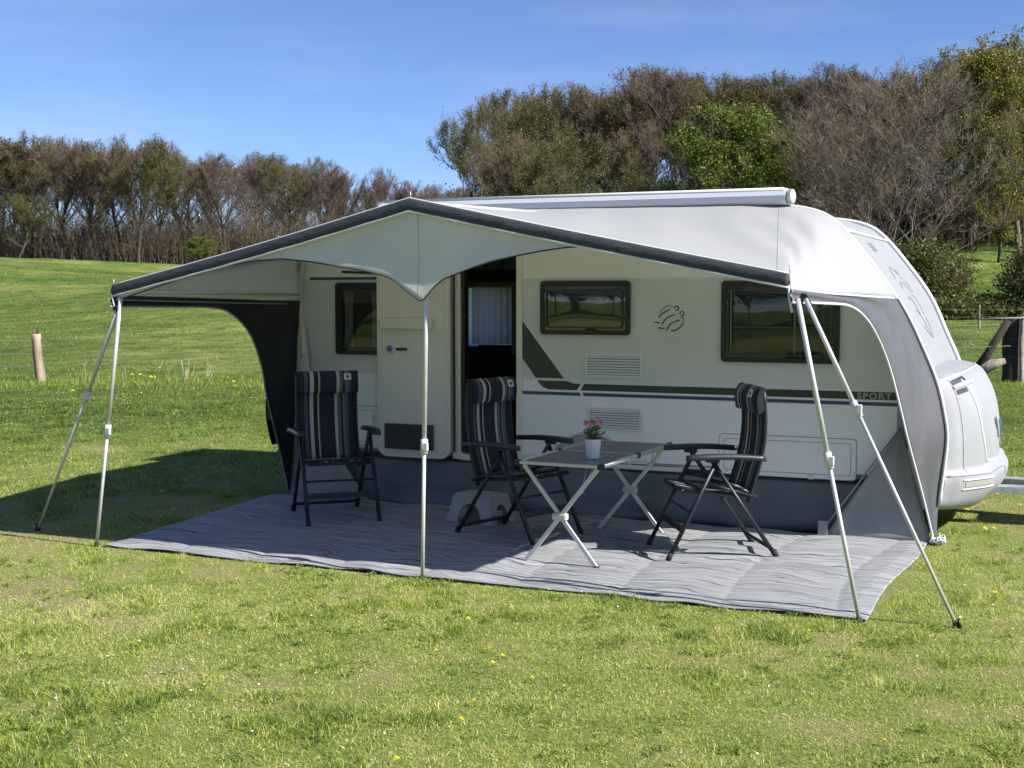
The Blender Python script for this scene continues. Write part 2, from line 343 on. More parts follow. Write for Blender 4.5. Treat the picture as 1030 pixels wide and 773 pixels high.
# ------------------------------------------------------------------ ground
def build_ground():
    NA = 900; rr = np.concatenate([[0.0], np.geomspace(.6, 900, 430)]); NR = len(rr)
    # finer angular spacing ahead of the lens
    t = np.linspace(-1, 1, NA, endpoint=False); az = (t * .35 + .65 * t ** 3) * PI
    ang = az
    A, RR = np.meshgrid(ang, rr)
    cx = np.sin(A) ; cy = np.cos(A)
    X = RR * (cx * HY + cy * HX); Y = RR * (cy * HY - cx * HX)
    Z = terrain(X, Y); D = dryness(X, Y)
    co = np.stack([X, Y, Z], -1).reshape(-1, 3).astype(np.float32)
    i = np.arange(NR - 1)[:, None]; j = np.arange(NA)[None, :]; j2 = (j + 1) % NA
    q = np.stack([i * NA + j, (i + 1) * NA + j, (i + 1) * NA + j2, i * NA + j2], -1).reshape(-1, 4)[:, ::-1]
    me = bpy.data.meshes.new('ground'); n = len(co); m = len(q)
    me.vertices.add(n); me.vertices.foreach_set('co', co.ravel()); me.loops.add(m * 4); me.polygons.add(m)
    me.loops.foreach_set('vertex_index', q.ravel().astype(np.int32)); me.polygons.foreach_set('loop_start', np.arange(0, m * 4, 4, dtype=np.int32))
    me.polygons.foreach_set('loop_total', np.full(m, 4, dtype=np.int32)) if False else None
    me.update(calc_edges=True); me.polygons.foreach_set('use_smooth', np.ones(m, dtype=bool))
    a = me.attributes.new('dry', 'FLOAT', 'POINT'); a.data.foreach_set('value', D.ravel().astype(np.float32))
    a = me.attributes.new('lawn', 'FLOAT', 'POINT'); a.data.foreach_set('value', (1 - smooth(8, 19, np.hypot(X, Y) + 5 * (fbm(X, Y, .3, 77, 3) - .5))).ravel().astype(np.float32))
    o = bpy.data.objects.new('ground', me); C.objects.link(o); o['kind'] = 'structure'
    m = bpy.data.materials.new('meadow ground'); m.use_nodes = True; t = m.node_tree; b = t.nodes['Principled BSDF']; ln = t.links.new
    tx = t.nodes.new('ShaderNodeTexCoord'); at = t.nodes.new('ShaderNodeAttribute'); at.attribute_name = 'dry'
    def noise(sc, det=6, st=None, ro=.6):
        nn = t.nodes.new('ShaderNodeTexNoise'); nn.inputs['Scale'].default_value = sc; nn.inputs['Detail'].default_value = det; nn.inputs['Roughness'].default_value = ro
        if st:
            p = t.nodes.new('ShaderNodeMapping'); p.inputs['Scale'].default_value = st; p.inputs['Rotation'].default_value = (0, 0, R(-20)); ln(tx.outputs['Object'], p.inputs['Vector']); ln(p.outputs['Vector'], nn.inputs['Vector'])
        else: ln(tx.outputs['Object'], nn.inputs['Vector'])
        return nn
    def ramp(src, stops):
        r = t.nodes.new('ShaderNodeValToRGB'); e = r.color_ramp.elements
        e[0].position = stops[0][0]; e[0].color = stops[0][1] + (1,); e[1].position = stops[-1][0]; e[1].color = stops[-1][1] + (1,)
        for p, c in stops[1:-1]: k = e.new(p); k.color = c + (1,)
        ln(src, r.inputs['Fac']); return r
    def mixc(f, a_, b_, mode='MIX'):
        x = t.nodes.new('ShaderNodeMixRGB'); x.blend_type = mode
        for s_, v_ in (('Fac', f), ('Color1', a_), ('Color2', b_)):
            if isinstance(v_, (int, float)): x.inputs[s_].default_value = v_
            elif isinstance(v_, tuple): x.inputs[s_].default_value = v_ + (1,)
            else: ln(v_, x.inputs[s_])
        return x
    big = ramp(noise(.10, 10, (1, .7, 1), .62).outputs['Fac'], [(.36, (.075, .125, .025)), (.46, (.115, .17, .036)), (.53, (.155, .205, .05)), (.62, (.25, .27, .09))])
    med = ramp(noise(1.3, 8, (1, .5, 1), .75).outputs['Fac'], [(.32, (.45, .5, .42)), (.5, (.95, .97, .9)), (.66, (1.5, 1.4, 1.3))])
    fine = ramp(noise(28, 6, None, .7).outputs['Fac'], [(.3, (.45, .48, .4)), (.7, (1.3, 1.3, 1.2))])
    tus = ramp(noise(1.5, 10, None, .85).outputs['Fac'], [(.36, (.42, .50, .40)), (.46, (.95, 1, .9)), (.62, (1.25, 1.2, 1.1))])
    c0 = mixc(1.0, big.outputs['Color'], tus.outputs['Color'], 'MULTIPLY')
    c1 = mixc(1.0, c0.outputs['Color'], med.outputs['Color'], 'MULTIPLY'); c2 = mixc(.8, c1.outputs['Color'], fine.outputs['Color'], 'MULTIPLY')
    dr = ramp(at.outputs['Fac'], [(.25, (0, 0, 0)), (1.0, (1, 1, 1))])
    straw = ramp(noise(35).outputs['Fac'], [(.3, (.26, .23, .09)), (.7, (.54, .48, .23))])
    c3 = mixc(dr.outputs['Color'], c2.outputs['Color'], straw.outputs['Color'])
    la = t.nodes.new('ShaderNodeAttribute'); la.attribute_name = 'lawn'
    thatch = ramp(noise(22, 8, None, .75).outputs['Fac'], [(.3, (.13, .21, .035)), (.5, (.32, .39, .09)), (.7, (.56, .52, .22))])
    c4 = mixc(la.outputs['Fac'], c2.outputs['Color'], thatch.outputs['Color']); ln(c4.outputs['Color'], c3.inputs['Color1'])
    ln(c3.outputs['Color'], b.inputs['Base Color']); b.inputs['Roughness'].default_value = .9; b.inputs['Specular IOR Level'].default_value = .2
    bn = t.nodes.new('ShaderNodeBump'); bn.inputs['Strength'].default_value = .9; bn.inputs['Distance'].default_value = .22
    nb = noise(2.2, 12, None, .82); ln(nb.outputs['Fac'], bn.inputs['Height']); ln(bn.outputs['Normal'], b.inputs['Normal'])
    me.materials.append(m)
build_ground()

def blade_mat(name, stops, transl=.45):
    m = bpy.data.materials.new(name); m.use_nodes = True; t = m.node_tree; b = t.nodes['Principled BSDF']; ln = t.links.new
    at = t.nodes.new('ShaderNodeAttribute'); at.attribute_name = 'tint'
    r = t.nodes.new('ShaderNodeValToRGB'); e = r.color_ramp.elements
    e[0].position = stops[0][0]; e[0].color = stops[0][1] + (1,); e[1].position = stops[-1][0]; e[1].color = stops[-1][1] + (1,)
    for p, c in stops[1:-1]: k = e.new(p); k.color = c + (1,)
    ln(at.outputs['Fac'], r.inputs['Fac']); ln(r.outputs['Color'], b.inputs['Base Color']); b.inputs['Roughness'].default_value = .55; b.inputs['Specular IOR Level'].default_value = .35
    tr = t.nodes.new('ShaderNodeBsdfTranslucent'); ln(r.outputs['Color'], tr.inputs['Color']); ms = t.nodes.new('ShaderNodeMixShader'); ms.inputs['Fac'].default_value = transl
    ln(b.outputs['BSDF'], ms.inputs[1]); ln(tr.outputs['BSDF'], ms.inputs[2]); ln(ms.outputs['Shader'], t.nodes['Material Output'].inputs['Surface'])
    return m
GRASS_STOPS = [(0, (.06, .12, .02)), (.18, (.18, .28, .04)), (.42, (.40, .49, .08)), (.60, (.56, .60, .14)), (.78, (.70, .63, .27)), (1.0, (.82, .72, .45))]
M['blade'] = blade_mat('grass blade', GRASS_STOPS)

def quads_mesh(name, P, tint, matname, nseg_pts):
    """P (N,k,3): k=3 triangle, k=5 tapered blade quad+tri"""
    N, k = P.shape[:2]
    me = bpy.data.meshes.new(name); me.vertices.add(N * k); me.vertices.foreach_set('co', P.reshape(-1).astype(np.float32))
    base = (np.arange(N) * k)[:, None]
    if k == 3: loops = (base + np.array([0, 1, 2])).ravel(); tot = np.full(N, 3)
    else:
        loops = (base + np.array([0, 1, 3, 2, 2, 3, 4])).ravel(); tot = np.tile([4, 3], N)
    me.loops.add(len(loops)); me.loops.foreach_set('vertex_index', loops.astype(np.int32))
    me.polygons.add(len(tot)); st = np.concatenate([[0], np.cumsum(tot)[:-1]]); me.polygons.foreach_set('loop_start', st.astype(np.int32))
    me.update(calc_edges=False)
    a = me.attributes.new('tint', 'FLOAT', 'POINT'); a.data.foreach_set('value', np.repeat(tint, k).astype(np.float32))
    me.materials.append(M[matname]); return me
def join_np(name, meshes):
    obs = []
    bm = None
    return meshes

def on_carpet(x, y): return (x > -6.20) & (x < -.97) & (y > 7.0) & (y < 9.6)
def build_grass():
    rg = np.random.RandomState(3)
    allP3 = []; allT3 = []
    def scatter(r0, r1, dens, h, wd, half=27, k5=False):
        area = (r1 * r1 - r0 * r0) * R(half); n = int(area * dens)
        r = np.sqrt(rg.uniform(r0 * r0, r1 * r1, n)); a = R(1) * rg.uniform(-half, half, n)
        s_ = r * np.sin(a); d_ = r * np.cos(a)
        x = d_ * HX + s_ * HY; y = d_ * HY - s_ * HX
        dry = dryness(x, y)
        keep = ~on_carpet(x, y) & ~((x > -6.5) & (x < -1.2) & (y > 9.5) & (y < 11.7))
        keep &= rg.rand(n) > np.clip((dry - .75) * 1.6, 0, .8)
        x, y, dry, r = x[keep], y[keep], dry[keep], r[keep]; n = len(x)
        z = terrain(x, y)
        clump = fbm(x, y, 3.2, 31, 3); tuft = smooth(.56, .75, clump)
        edge = smooth(25.5, 26.5, r)
        hh = h * (.55 + .8 * rg.rand(n)) * (.60 + 1.35 * tuft) * (1 - .45 * np.clip(dry, 0, 1)) * (1 + .2 * edge)
        tall = rg.rand(n) < .012; hh = np.where(tall, hh * 1.7, hh)
        flat_ = rg.rand(n) < .28; hh = np.where(flat_, hh * .55, hh); lean = np.where(flat_, rg.uniform(1.4, 2.2, n), rg.uniform(.35, 1.6, n)) * (1 + .5 * np.clip(dry, 0, 1)); ph = rg.uniform(0, 2 * PI, n)
        dx = np.cos(ph); dy = np.sin(ph)
        ww = wd * (.6 + .8 * rg.rand(n)) * np.where(flat_, 2.3, 1)
        far_ = smooth(9.5, 20, r); tint = np.clip(.36 + .30 * np.clip(dry, 0, 1) + .34 * (fbm(x, y, .9, 41, 3) - .5) + .5 * (fbm(x, y, 5.5, 51, 2) - .5) + rg.normal(0, .17, n) + np.where(rg.rand(n) < .16, .38, 0) - .16 * tuft - .20 * far_, 0, 1)
        fx = rg.uniform(0, 2 * PI, n); wx = np.cos(fx) * ww / 2; wy = np.sin(fx) * ww / 2
        tipx = x + dx * hh * lean; tipy = y + dy * hh * lean
        tipz = z + hh * np.sqrt(np.clip(1.25 - .45 * lean ** 1.2, .12, 1))
        if k5:
            mxx = x + dx * hh * lean * .38; my = y + dy * hh * lean * .38; mz = z + (tipz - z) * .62
            P = np.stack([np.stack([x - wx, y - wy, z - .003], -1), np.stack([x + wx, y + wy, z - .003], -1),
                          np.stack([mxx - wx * .8, my - wy * .8, mz], -1), np.stack([mxx + wx * .8, my + wy * .8, mz], -1), np.stack([tipx, tipy, tipz], -1)], 1)
        else:
            P = np.stack([np.stack([x - wx, y - wy, z - .003], -1), np.stack([x + wx, y + wy, z - .003], -1), np.stack([tipx, tipy, tipz], -1)], 1)
        return P, tint
    objs = []
    P, T = scatter(3.4, 8.0, 8500, .027, .0030, 29, True)
    nr = 900; rr_ = np.sqrt(rg.uniform(3.6 ** 2, 9.5 ** 2, nr)); aa = R(1) * rg.uniform(-27, 27, nr); X = rr_ * np.cos(aa) * HX + rr_ * np.sin(aa) * HY; Y = rr_ * np.cos(aa) * HY - rr_ * np.sin(aa) * HX
    k_ = (vnoise(X, Y, 1.7, 61) > .5) & ~on_carpet(X, Y); X, Y = X[k_], Y[k_]; nl = 12
    X = np.repeat(X, nl) + rg.normal(0, .018, len(X) * nl); Y = np.repeat(Y, nl) + rg.normal(0, .018, len(Y) * nl); n = len(X); Z = terrain(X, Y)
    ph = rg.uniform(0, 2 * PI, n); l_ = rg.uniform(.018, .042, n); w2 = rg.uniform(.006, .013, n) / 2; ux, uy = np.cos(ph), np.sin(ph)
    def pt(a, b, c): return np.stack([X + ux * l_ * a - uy * w2 * b, Y + uy * l_ * a + ux * w2 * b, Z + c], -1)
    h_ = rg.uniform(.010, .028, n); W = np.stack([pt(0, -.3, h_ * .3), pt(0, .3, h_ * .3), pt(.6, -1, h_), pt(.6, 1, h_ + .002), pt(1, 0, h_ * .9)], 1)
    P = np.concatenate([P, W]); T = np.concatenate([T, np.clip(rg.normal(.20, .09, n), 0, 1)]); m5 = quads_mesh('g5', P, T, 'blade', 5)
    parts = [scatter(8.0, 12.0, 5200, .031, .0042), scatter(12, 18, 2200, .034, .0065, 25), scatter(18, 23, 900, .035, .009, 24), scatter(22, 28, 350, .035, .010, 24), scatter(26, 34, 120, .035, .012, 24), scatter(30, 52, 45, .045, .016, 24), scatter(45, 100, 12, .07, .03, 24)]
    P = np.concatenate([p for p, _ in parts]); T = np.concatenate([t for _, t in parts]); m3 = quads_mesh('g3', P, T, 'blade', 3)
    bm = None
    # one object: append via join of raw arrays
    o5 = bpy.data.objects.new('grass', m5); C.objects.link(o5); tag(o5, 'short mown sunlit lawn grass in the foreground, green with straw coloured blades', 'grass', kind='stuff')
    o3 = bpy.data.objects.new('meadow_grass', m3); C.objects.link(o3); tag(o3, 'grass around and behind the caravan running back to the meadow fence', 'grass', kind='stuff')
build_grass()

# ------------------------------------------------------------------ caravan
YN, YF = 9.55, 11.80
prof = catmull([(-6.42, 0, .40), (-6.50, 0, .62), (-6.50, 0, .95), (-6.40, 0, 1.20), (-6.34, 0, 1.7), (-6.24, 0, 2.02), (-6.02, 0, 2.26), (-5.65, 0, 2.39), (-4.6, 0, 2.43), (-3.2, 0, 2.43), (-2.3, 0, 2.405), (-1.98, 0, 2.378), (-1.765, 0, 2.325), (-1.622, 0, 2.222), (-1.444, 0, 2.012), (-1.233, 0, 1.715), (-1.091, 0, 1.40), (-.975, 0, 1.12), (-.935, 0, .80), (-.95, 0, .40)], 6)
prof = [(p.x, p.z) for p in prof]
def inset(P, d):
    out = []; n = len(P)
    for i in range(n):
        a = Vector(P[i - 1]); b = Vector(P[(i + 1) % n]); t = (b - a).normalized(); nrm = Vector((t.y, -t.x))
        out.append((P[i][0] + nrm.x * d, P[i][1] + nrm.y * d))
    return out
car = thing('caravan', 'white and grey touring caravan with open door parked behind the sun canopy', 'caravan', (-3.6, 10.7, 0))
def cpart(mb, name, mats, parent=None, **k):
    o = mb.build(name, mats, parent or car, **k)
    if parent is None: rel(o)
    return o
mb = MB(); rings = [(YN + .0, .045), (YN + .008, .022), (YN + .03, .004), (YN + .06, 0), (YF - .06, 0), (YF - .03, .004), (YF - .008, .022), (YF, .045)]
n = len(prof); vs = []
for y, d in rings: vs += [(x, y, z) for x, z in inset(prof, d)]
fs = [(k * n + i, k * n + (i + 1) % n, (k + 1) * n + (i + 1) % n, (k + 1) * n + i) for k in range(len(rings) - 1) for i in range(n)]
mb.add(vs, fs, 0, True)
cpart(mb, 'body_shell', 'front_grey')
# side walls as outline with openings
near = inset(prof, .045)
door_hole = [(-4.655, .425), (-4.14, .425), (-4.14, 2.08), (-4.655, 2.08)]
def split_band(P, z0, z1):
    """clip the outline polygon to z0..z1"""
    def clip(poly, sgn, c):
        out = []
        for i in range(len(poly)):
            a, b = poly[i], poly[(i + 1) % len(poly)]; da = sgn * (a[1] - c); db = sgn * (b[1] - c)
            if da >= 0: out.append(a)
            if da * db < 0:
                t = da / (da - db); out.append((a[0] + (b[0] - a[0]) * t, c))
        return out
    return clip(clip(P, 1, z0), -1, z1)
def clipx(poly, sgn, c):
    out = []
    for i in range(len(poly)):
        a, b = poly[i], poly[(i + 1) % len(poly)]; da = sgn * (a[0] - c); db = sgn * (b[0] - c)
        if da >= 0: out.append(a)
        if da * db < 0:
            t = da / (da - db); out.append((c, a[1] + (b[1] - a[1]) * t))
    return out
mb = MB()
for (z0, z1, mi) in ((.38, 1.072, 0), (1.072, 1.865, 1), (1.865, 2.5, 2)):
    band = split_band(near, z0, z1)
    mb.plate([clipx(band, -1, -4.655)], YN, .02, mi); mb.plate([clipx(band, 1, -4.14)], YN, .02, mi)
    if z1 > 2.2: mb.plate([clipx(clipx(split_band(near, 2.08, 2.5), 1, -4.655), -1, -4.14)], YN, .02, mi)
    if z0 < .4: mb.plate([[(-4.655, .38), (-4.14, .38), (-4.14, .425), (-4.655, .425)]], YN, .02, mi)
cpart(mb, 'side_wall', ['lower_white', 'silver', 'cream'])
mb = MB(); mb.plate([near, [(-5.70, 1.24), (-5.12, 1.24), (-5.12, 1.83), (-5.70, 1.83)]], YF - .02, .02)
cpart(mb, 'far_wall', 'body_white')
mb = MB(); mb.box((-3.7, 10.68, .40), (5.4, 2.2, .06)); mb.box((-3.53, 10.68, .3), (2.6, .1, .14)); cpart(mb, 'floor_pan', 'interior')
# dark rail under the wall
mb = MB(); mb.box((-5.20, YN + .0, .372), (2.45, .03, .022)); mb.box((-2.15, YN, .372), (2.1, .03, .022)); cpart(mb, 'sill_rail', 'black_plastic')
mb = MB(); mb.box((-3.70, YN - .004, .448), (1.3, .02, .03)); mb.box((-3.53, YN - .012, .405), (1.55, .02, .035), bev=.006); cpart(mb, 'sill_strip', 'bright_trim')
# edge trims following the front profile on both sides
front = [p for p in prof if p[0] > -2.1 and p[1] > 1.0]
mb = MB(); mb.tube([(x, YN + .045, z) for x, z in inset(front, -.006)][1:-1], .014, 6); cpart(mb, 'edge_trim', 'bright_trim')
mb = MB(); mb.tube([(x, YF - .03, z) for x, z in inset(front, -.012)][1:-1], .022, 6); cpart(mb, 'edge_trim', 'bright_trim')
mb = MB()
for zz in (2.20,):
    xx = min(prof, key=lambda p: abs(p[1] - zz) + (0 if p[0] > -3 else 9))[0]; mb.tube([(xx, YN + .08, zz + .004), (xx, YF - .06, zz + .004)], .012, 6)
cpart(mb, 'roof_seam', 'bright_trim')
def front_at(zz):
    P = [p for p in prof if p[0] > -2.3]
    for a, b in zip(P, P[1:]):
        if (a[1] - zz) * (b[1] - zz) <= 0 and a[1] != b[1]:
            t = (zz - a[1]) / (b[1] - a[1]); return a[0] + (b[0] - a[0]) * t
    return -1
# faint graphic strokes and badge on the sloping front
mb = MB()
def fstroke(pts, r=.0035, mi=0):
    P = catmull([(y, z, 0) for y, z in pts], 4)
    mb.tube([(front_at(p.y) + .002, p.x, p.y) for p in P], r, 5, mi)
mb2 = MB()
for k in range(5):
    zz = 2.075 + k * .014; mb2.tube([(front_at(zz) + .002, 10.28, zz), (front_at(zz) + .002, 10.46, zz)], .007, 5)
cpart(mb2, 'model_badge', 'graphic')
fstroke([(10.30, 1.86), (10.38, 1.93), (10.5, 1.95), (10.62, 1.90)]); fstroke([(10.30, 1.78), (10.42, 1.83), (10.58, 1.82), (10.7, 1.76)])
fstroke([(10.28, 1.70), (10.40, 1.72), (10.52, 1.66), (10.56, 1.58)]); fstroke([(10.62, 1.74), (10.76, 1.70), (10.80, 1.58)])
fstroke([(10.36, 1.62), (10.5, 1.60), (10.66, 1.50), (10.74, 1.42)]); fstroke([(10.50, 1.50), (10.6, 1.44), (10.78, 1.40), (10.86, 1.46), (10.80, 1.56)])
fstroke([(10.66, 1.93), (10.70, 1.90), (10.70, 1.86)], .005); fstroke([(10.78, 1.84), (10.82, 1.80), (10.82, 1.76)], .005)
cpart(mb, 'front_emblem', 'graphic')
# moulded front cowl (gas locker)
cs = [(-.99, 1.13), (-.955, 1.112), (-.935, 1.05), (-.918, .9), (-.905, .72), (-.895, .56), (-.885, .50), (-.87, .46), (-.868, .40), (-.885, .32), (-.90, .26), (-.95, .225), (-1.05, .22)]
cc = [(-1.0, 1.215), (-.83, 1.195), (-.715, 1.14), (-.62, .97), (-.575, .72), (-.575, .56), (-.575, .50), (-.520, .46), (-.508, .41), (-.528, .33), (-.60, .24), (-.72, .18), (-1.0, .17)]
def wprof(v):
    y = YN - .004 + v * (YF - YN + .004); e = min(y - YN, YF - y)
    return y, float(.60 * smooth(0, .42, e) + .22 * smooth(0, .10, e) + .18 * smooth(.3, 1.1, e))
cs_s = [(p.x, p.z) for p in catmull([(a, 0, b) for a, b in cs], 4)]; cc_s = [(p.x, p.z) for p in catmull([(a, 0, b) for a, b in cc], 4)]
def cowl(u, v, off=0):
    y, wgt = wprof(v); k = u * (len(cs_s) - 1); i = min(int(k), len(cs_s) - 2); t = k - i
    a = (cs_s[i][0] * (1 - t) + cs_s[i + 1][0] * t, cs_s[i][1] * (1 - t) + cs_s[i + 1][1] * t)
    b = (cc_s[i][0] * (1 - t) + cc_s[i + 1][0] * t, cc_s[i][1] * (1 - t) + cc_s[i + 1][1] * t)
    return (a[0] + (b[0] - a[0]) * wgt + off, y, a[1] + (b[1] - a[1]) * wgt)
mb = MB(); mb.grid(cowl, 48, 70)
ne = 49
mb.add([cowl(i / 48, 0) for i in range(49)] + [(-1.2, YN - .004, 1.0), (-1.2, YN - .004, .3)], [tuple(range(49)) + (50, 49)], 0, False)
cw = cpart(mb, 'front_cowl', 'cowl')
def cow_strip(u0, u1, v0, v1, off, th=.01, nv=10):
    m = MB(); m.grid(lambda a, b: cowl(u0 + (u1 - u0) * a, v0 + (v1 - v0) * b, off), 6, nv); return m
def cow_line(m, pts, r, off=.0):
    P = catmull([(u, v, 0) for u, v in pts], 8); m.tube([cowl(p.x, p.y, off) for p in P], r, 6)
m = MB(); cow_line(m, [(.085, .02), (.10, .1), (.115, .25), (.12, .5), (.115, .75), (.085, .98)], .008); rel(m.build('lid_seam', 'bright_trim', cw)) if False else m.build('lid_seam', 'bright_trim', cw)
m = MB(); cow_line(m, [(.15, .13), (.25, .15), (.34, .165), (.42, .20), (.46, .26), (.49, .36)], .010, -.002); m.build('moulded_rib', 'bright_trim', cw)
m = cow_strip(.128, .160, .075, .155, .005); m.build('handle_recess', 'dark_vent', cw)
m = cow_strip(.186, .204, .080, .130, .005); m.build('handle_recess', 'dark_vent', cw)
m = MB(); cow_line(m, [(.172, .07), (.173, .12), (.175, .20)], .012, .008); m.build('locker_handle', 'bright_trim', cw)
m = MB(); cow_line(m, [(.585, .01), (.59, .2), (.59, .36), (.61, .40), (.69, .40)], .005, .001); m.build('bumper_groove', 'graphic', cw)
m = cow_strip(.655, .70, .06, .17, .005); m.build('marker_lamp', 'lampglass', cw); 
m = MB(); cow_line(m, [(.64, .05), (.64, .20)], .006, .003); cow_line(m, [(.715, .05), (.715, .20)], .006, .003); m.build('lamp_surround', 'bright_trim', cw)
m = MB(); cow_line(m, [(.02, .06), (.10, .07), (.30, .075), (.50, .075), (.56, .08)], .0035, .0005); m.build('panel_seam', 'graphic', cw)
m = MB(); cow_line(m, [(.10, .10), (.105, .3), (.105, .7), (.10, .94)], .004, .0); m.build('panel_seam', 'graphic', cw)
m = MB(); m.tube([(-.580, 10.55, .80), (-.574, 10.62, .76), (-.574, 10.68, .70), (-.573, 10.72, .64)], .012, 6); m.tube([(-.583, 10.40, .82), (-.576, 10.46, .74), (-.575, 10.50, .66)], .012, 6, 1)
m.tube([(-.576, 10.5, .72), (-.575, 10.58, .64), (-.574, 10.66, .58)], .010, 6, 1)
m.build('front_logo', ['lightblue', 'letters'], cw)
for o in cw.children: pass
# drawbar
mb = MB(); mb.bar((-.62, 10.45, .27), (1.15, 10.68, .27), .05, .14, side=Vector((0, 1, 0))); mb.bar((-.62, 10.95, .27), (1.15, 10.72, .27), .05, .14)
mb.box((1.25, 10.7, .30), (.3, .12, .12), bev=.02); mb.box((-.1, 10.72, .30), (.5, .34, .02), mi=1)
cpart(mb, 'drawbar', ['galv', 'black_plastic'])
# rear bumper and lamp
mb = MB(); mb.grid(lambda u, v: (-6.50 - .06 * math.sin(u * PI) - .0, YN + .01 + v * 2.22, .42 + u * .62), 8, 12); mb.box((-6.53, 9.62, .74), (.07, .10, .22), bev=.015)
cpart(mb, 'rear_bumper', 'black_plastic')
# wheels
for y in (9.76, 11.6):
    mb = MB(); mb.lathe([(.0, -.09), (.20, -.09), (.30, -.085), (.325, -.05), (.325, .05), (.30, .085), (0, .09)], 32); 
    for i, v in enumerate(mb.v): mb.v[i] = (v[0] - 3.53, v[2] + y, v[1] + .325)
    wl = cpart(mb, 'wheel', 'rubber')
    mb = MB(); mb.lathe([(0, -.10), (.05, -.11), (.12, -.095), (.19, -.092), (.2, -.06)], 24)
    for i, v in enumerate(mb.v): mb.v[i] = (v[0] - 3.53, v[2] + y, v[1] + .325)
    mb.build('rim', 'alu', wl)
# wheel arch trim + cover
mb = MB(); mb.tube([(-3.53 + .335 * math.cos(a), YN - .008, .40 + .255 * math.sin(a)) for a in [PI * k / 24 for k in range(25)]], .013, 6); cpart(mb, 'wheel_arch', 'bright_trim')
mb = MB(); P = [(-3.53 + .33 * math.cos(a), .40 + .25 * math.sin(a)) for a in [PI * k / 24 for k in range(25)]]; mb.plate([P], YN - .006, .004); cpart(mb, 'arch_cover', 'arch')
# cassette on the roof edge
cp = [(9.44, 2.385), (9.40, 2.41), (9.395, 2.45), (9.41, 2.485), (9.46, 2.505), (9.55, 2.505), (9.58, 2.48), (9.58, 2.39)]
mb = MB(); nn = len(cp)
xs = [-5.30, -1.99]; mb.add([(x, y, z) for x in xs for y, z in cp], [(i, (i + 1) % nn, nn + (i + 1) % nn, nn + i) for i in range(nn)] + [tuple(range(nn)), tuple(range(nn, 2 * nn))], 0, False)
cas = cpart(mb, 'awning_cassette', mat('cassette pale blue grey', (.60, .64, .67), .5, var=.03, scale=2))
for x in (-5.32, -1.975):
    mb = MB(); mb.grid(lambda u, v: (x + .028 * math.sin(v * PI) * (1 if x > -3 else -1), 9.49 + (.092 * math.cos(u * 2 * PI)) * 1.0, 2.446 + .057 * math.sin(u * 2 * PI)), 16, 3); mb.add([(x, 9.49 + .092 * math.cos(2 * PI * k / 16), 2.446 + .057 * math.sin(2 * PI * k / 16)) for k in range(16)] + [(x + (.03 if x > -3 else -.03), 9.49 + .08 * math.cos(2 * PI * k / 16), 2.446 + .047 * math.sin(2 * PI * k / 16)) for k in range(16)], [(k, (k + 1) % 16, 16 + (k + 1) % 16, 16 + k) for k in range(16)] + [tuple(range(16, 32))], 0)
    mb.build('end_cap', 'bright_trim', cas)
mb = MB(); mb.tube([(-5.28, 9.42, 2.497), (-2.0, 9.42, 2.497)], .012, 6); mb.build('cassette_edge', 'bright_trim', cas)
# roof hatch
mb = MB(); mb.box((-3.2, 10.9, 2.47), (.5, .5, .09), bev=.03); cpart(mb, 'roof_hatch', 'body_white')

# decals on the near wall
def decal(polys, name, m, y=YN - .003):
    mb = MB()
    for P in polys: mb.plate([P], y, .0025)
    return cpart(mb, name, m)
decal([[(-6.08, 1.862), (-5.30, 1.862), (-5.30, 1.884), (-6.08, 1.884)]], 'upper_stripe', 'navy')
decal([[(-4.132, .945), (-3.60, .945), (-3.615, .970), (-4.132, .970)], [(-3.575, .945), (-1.05, .945), (-1.05, .970), (-3.59, .970)]], 'lower_stripe', 'navy')
decal([[(-4.132, 1.568), (-3.745, 1.078), (-3.985, 1.078), (-4.132, 1.275)]], 'slanted_band', 'olive')
decal([[(-3.975, 1.058), (-3.72, 1.058), (-3.66, 1.040), (-3.60, 1.040), (-3.635, .988), (-3.88, .988), (-3.93, 1.01)], [(-3.575, 1.040), (-1.05, 1.044), (-1.05, .988), (-3.605, .988)]], 'dark_stripe', 'olive')
decal([[(-4.132, 1.062), (-3.715, 1.062), (-3.65, 1.046), (-1.05, 1.050), (-1.05, 1.073), (-3.70, 1.073), (-4.132, 1.073)]], 'white_line', 'bright_trim')
decal([[(-5.75, 1.918), (-5.38, 1.905), (-5.38, 1.925), (-5.76, 1.938)]], 'awning_lamp', 'black_plastic', YN - .02)
# lettering
def text(body, size, loc, m, parent, name='lettering', sx=1.0, spacing=1.0, ext=.001):
    cu = bpy.data.curves.new(name, 'FONT'); cu.body = body; cu.size = size; cu.extrude = ext; cu.space_character = spacing; cu.align_x = 'CENTER'; cu.align_y = 'CENTER'; cu.offset = size * .012
    tmp = bpy.data.objects.new(name, cu); C.objects.link(tmp)
    me = bpy.data.meshes.new_from_object(tmp.evaluated_get(bpy.context.evaluated_depsgraph_get()))
    bpy.data.objects.remove(tmp)
    me.transform(Matrix.Translation(loc) @ Matrix.Rotation(R(90), 4, 'X') @ Matrix.Diagonal((sx, 1, 1, 1)))
    o = bpy.data.objects.new(name, me); C.objects.link(o); me.materials.append(M[m]); o.parent = parent
    return o
rel(text('SPORT', .062, (-1.36, YN - .0048, 1.012), 'letters', car, sx=1.15, spacing=1.18))
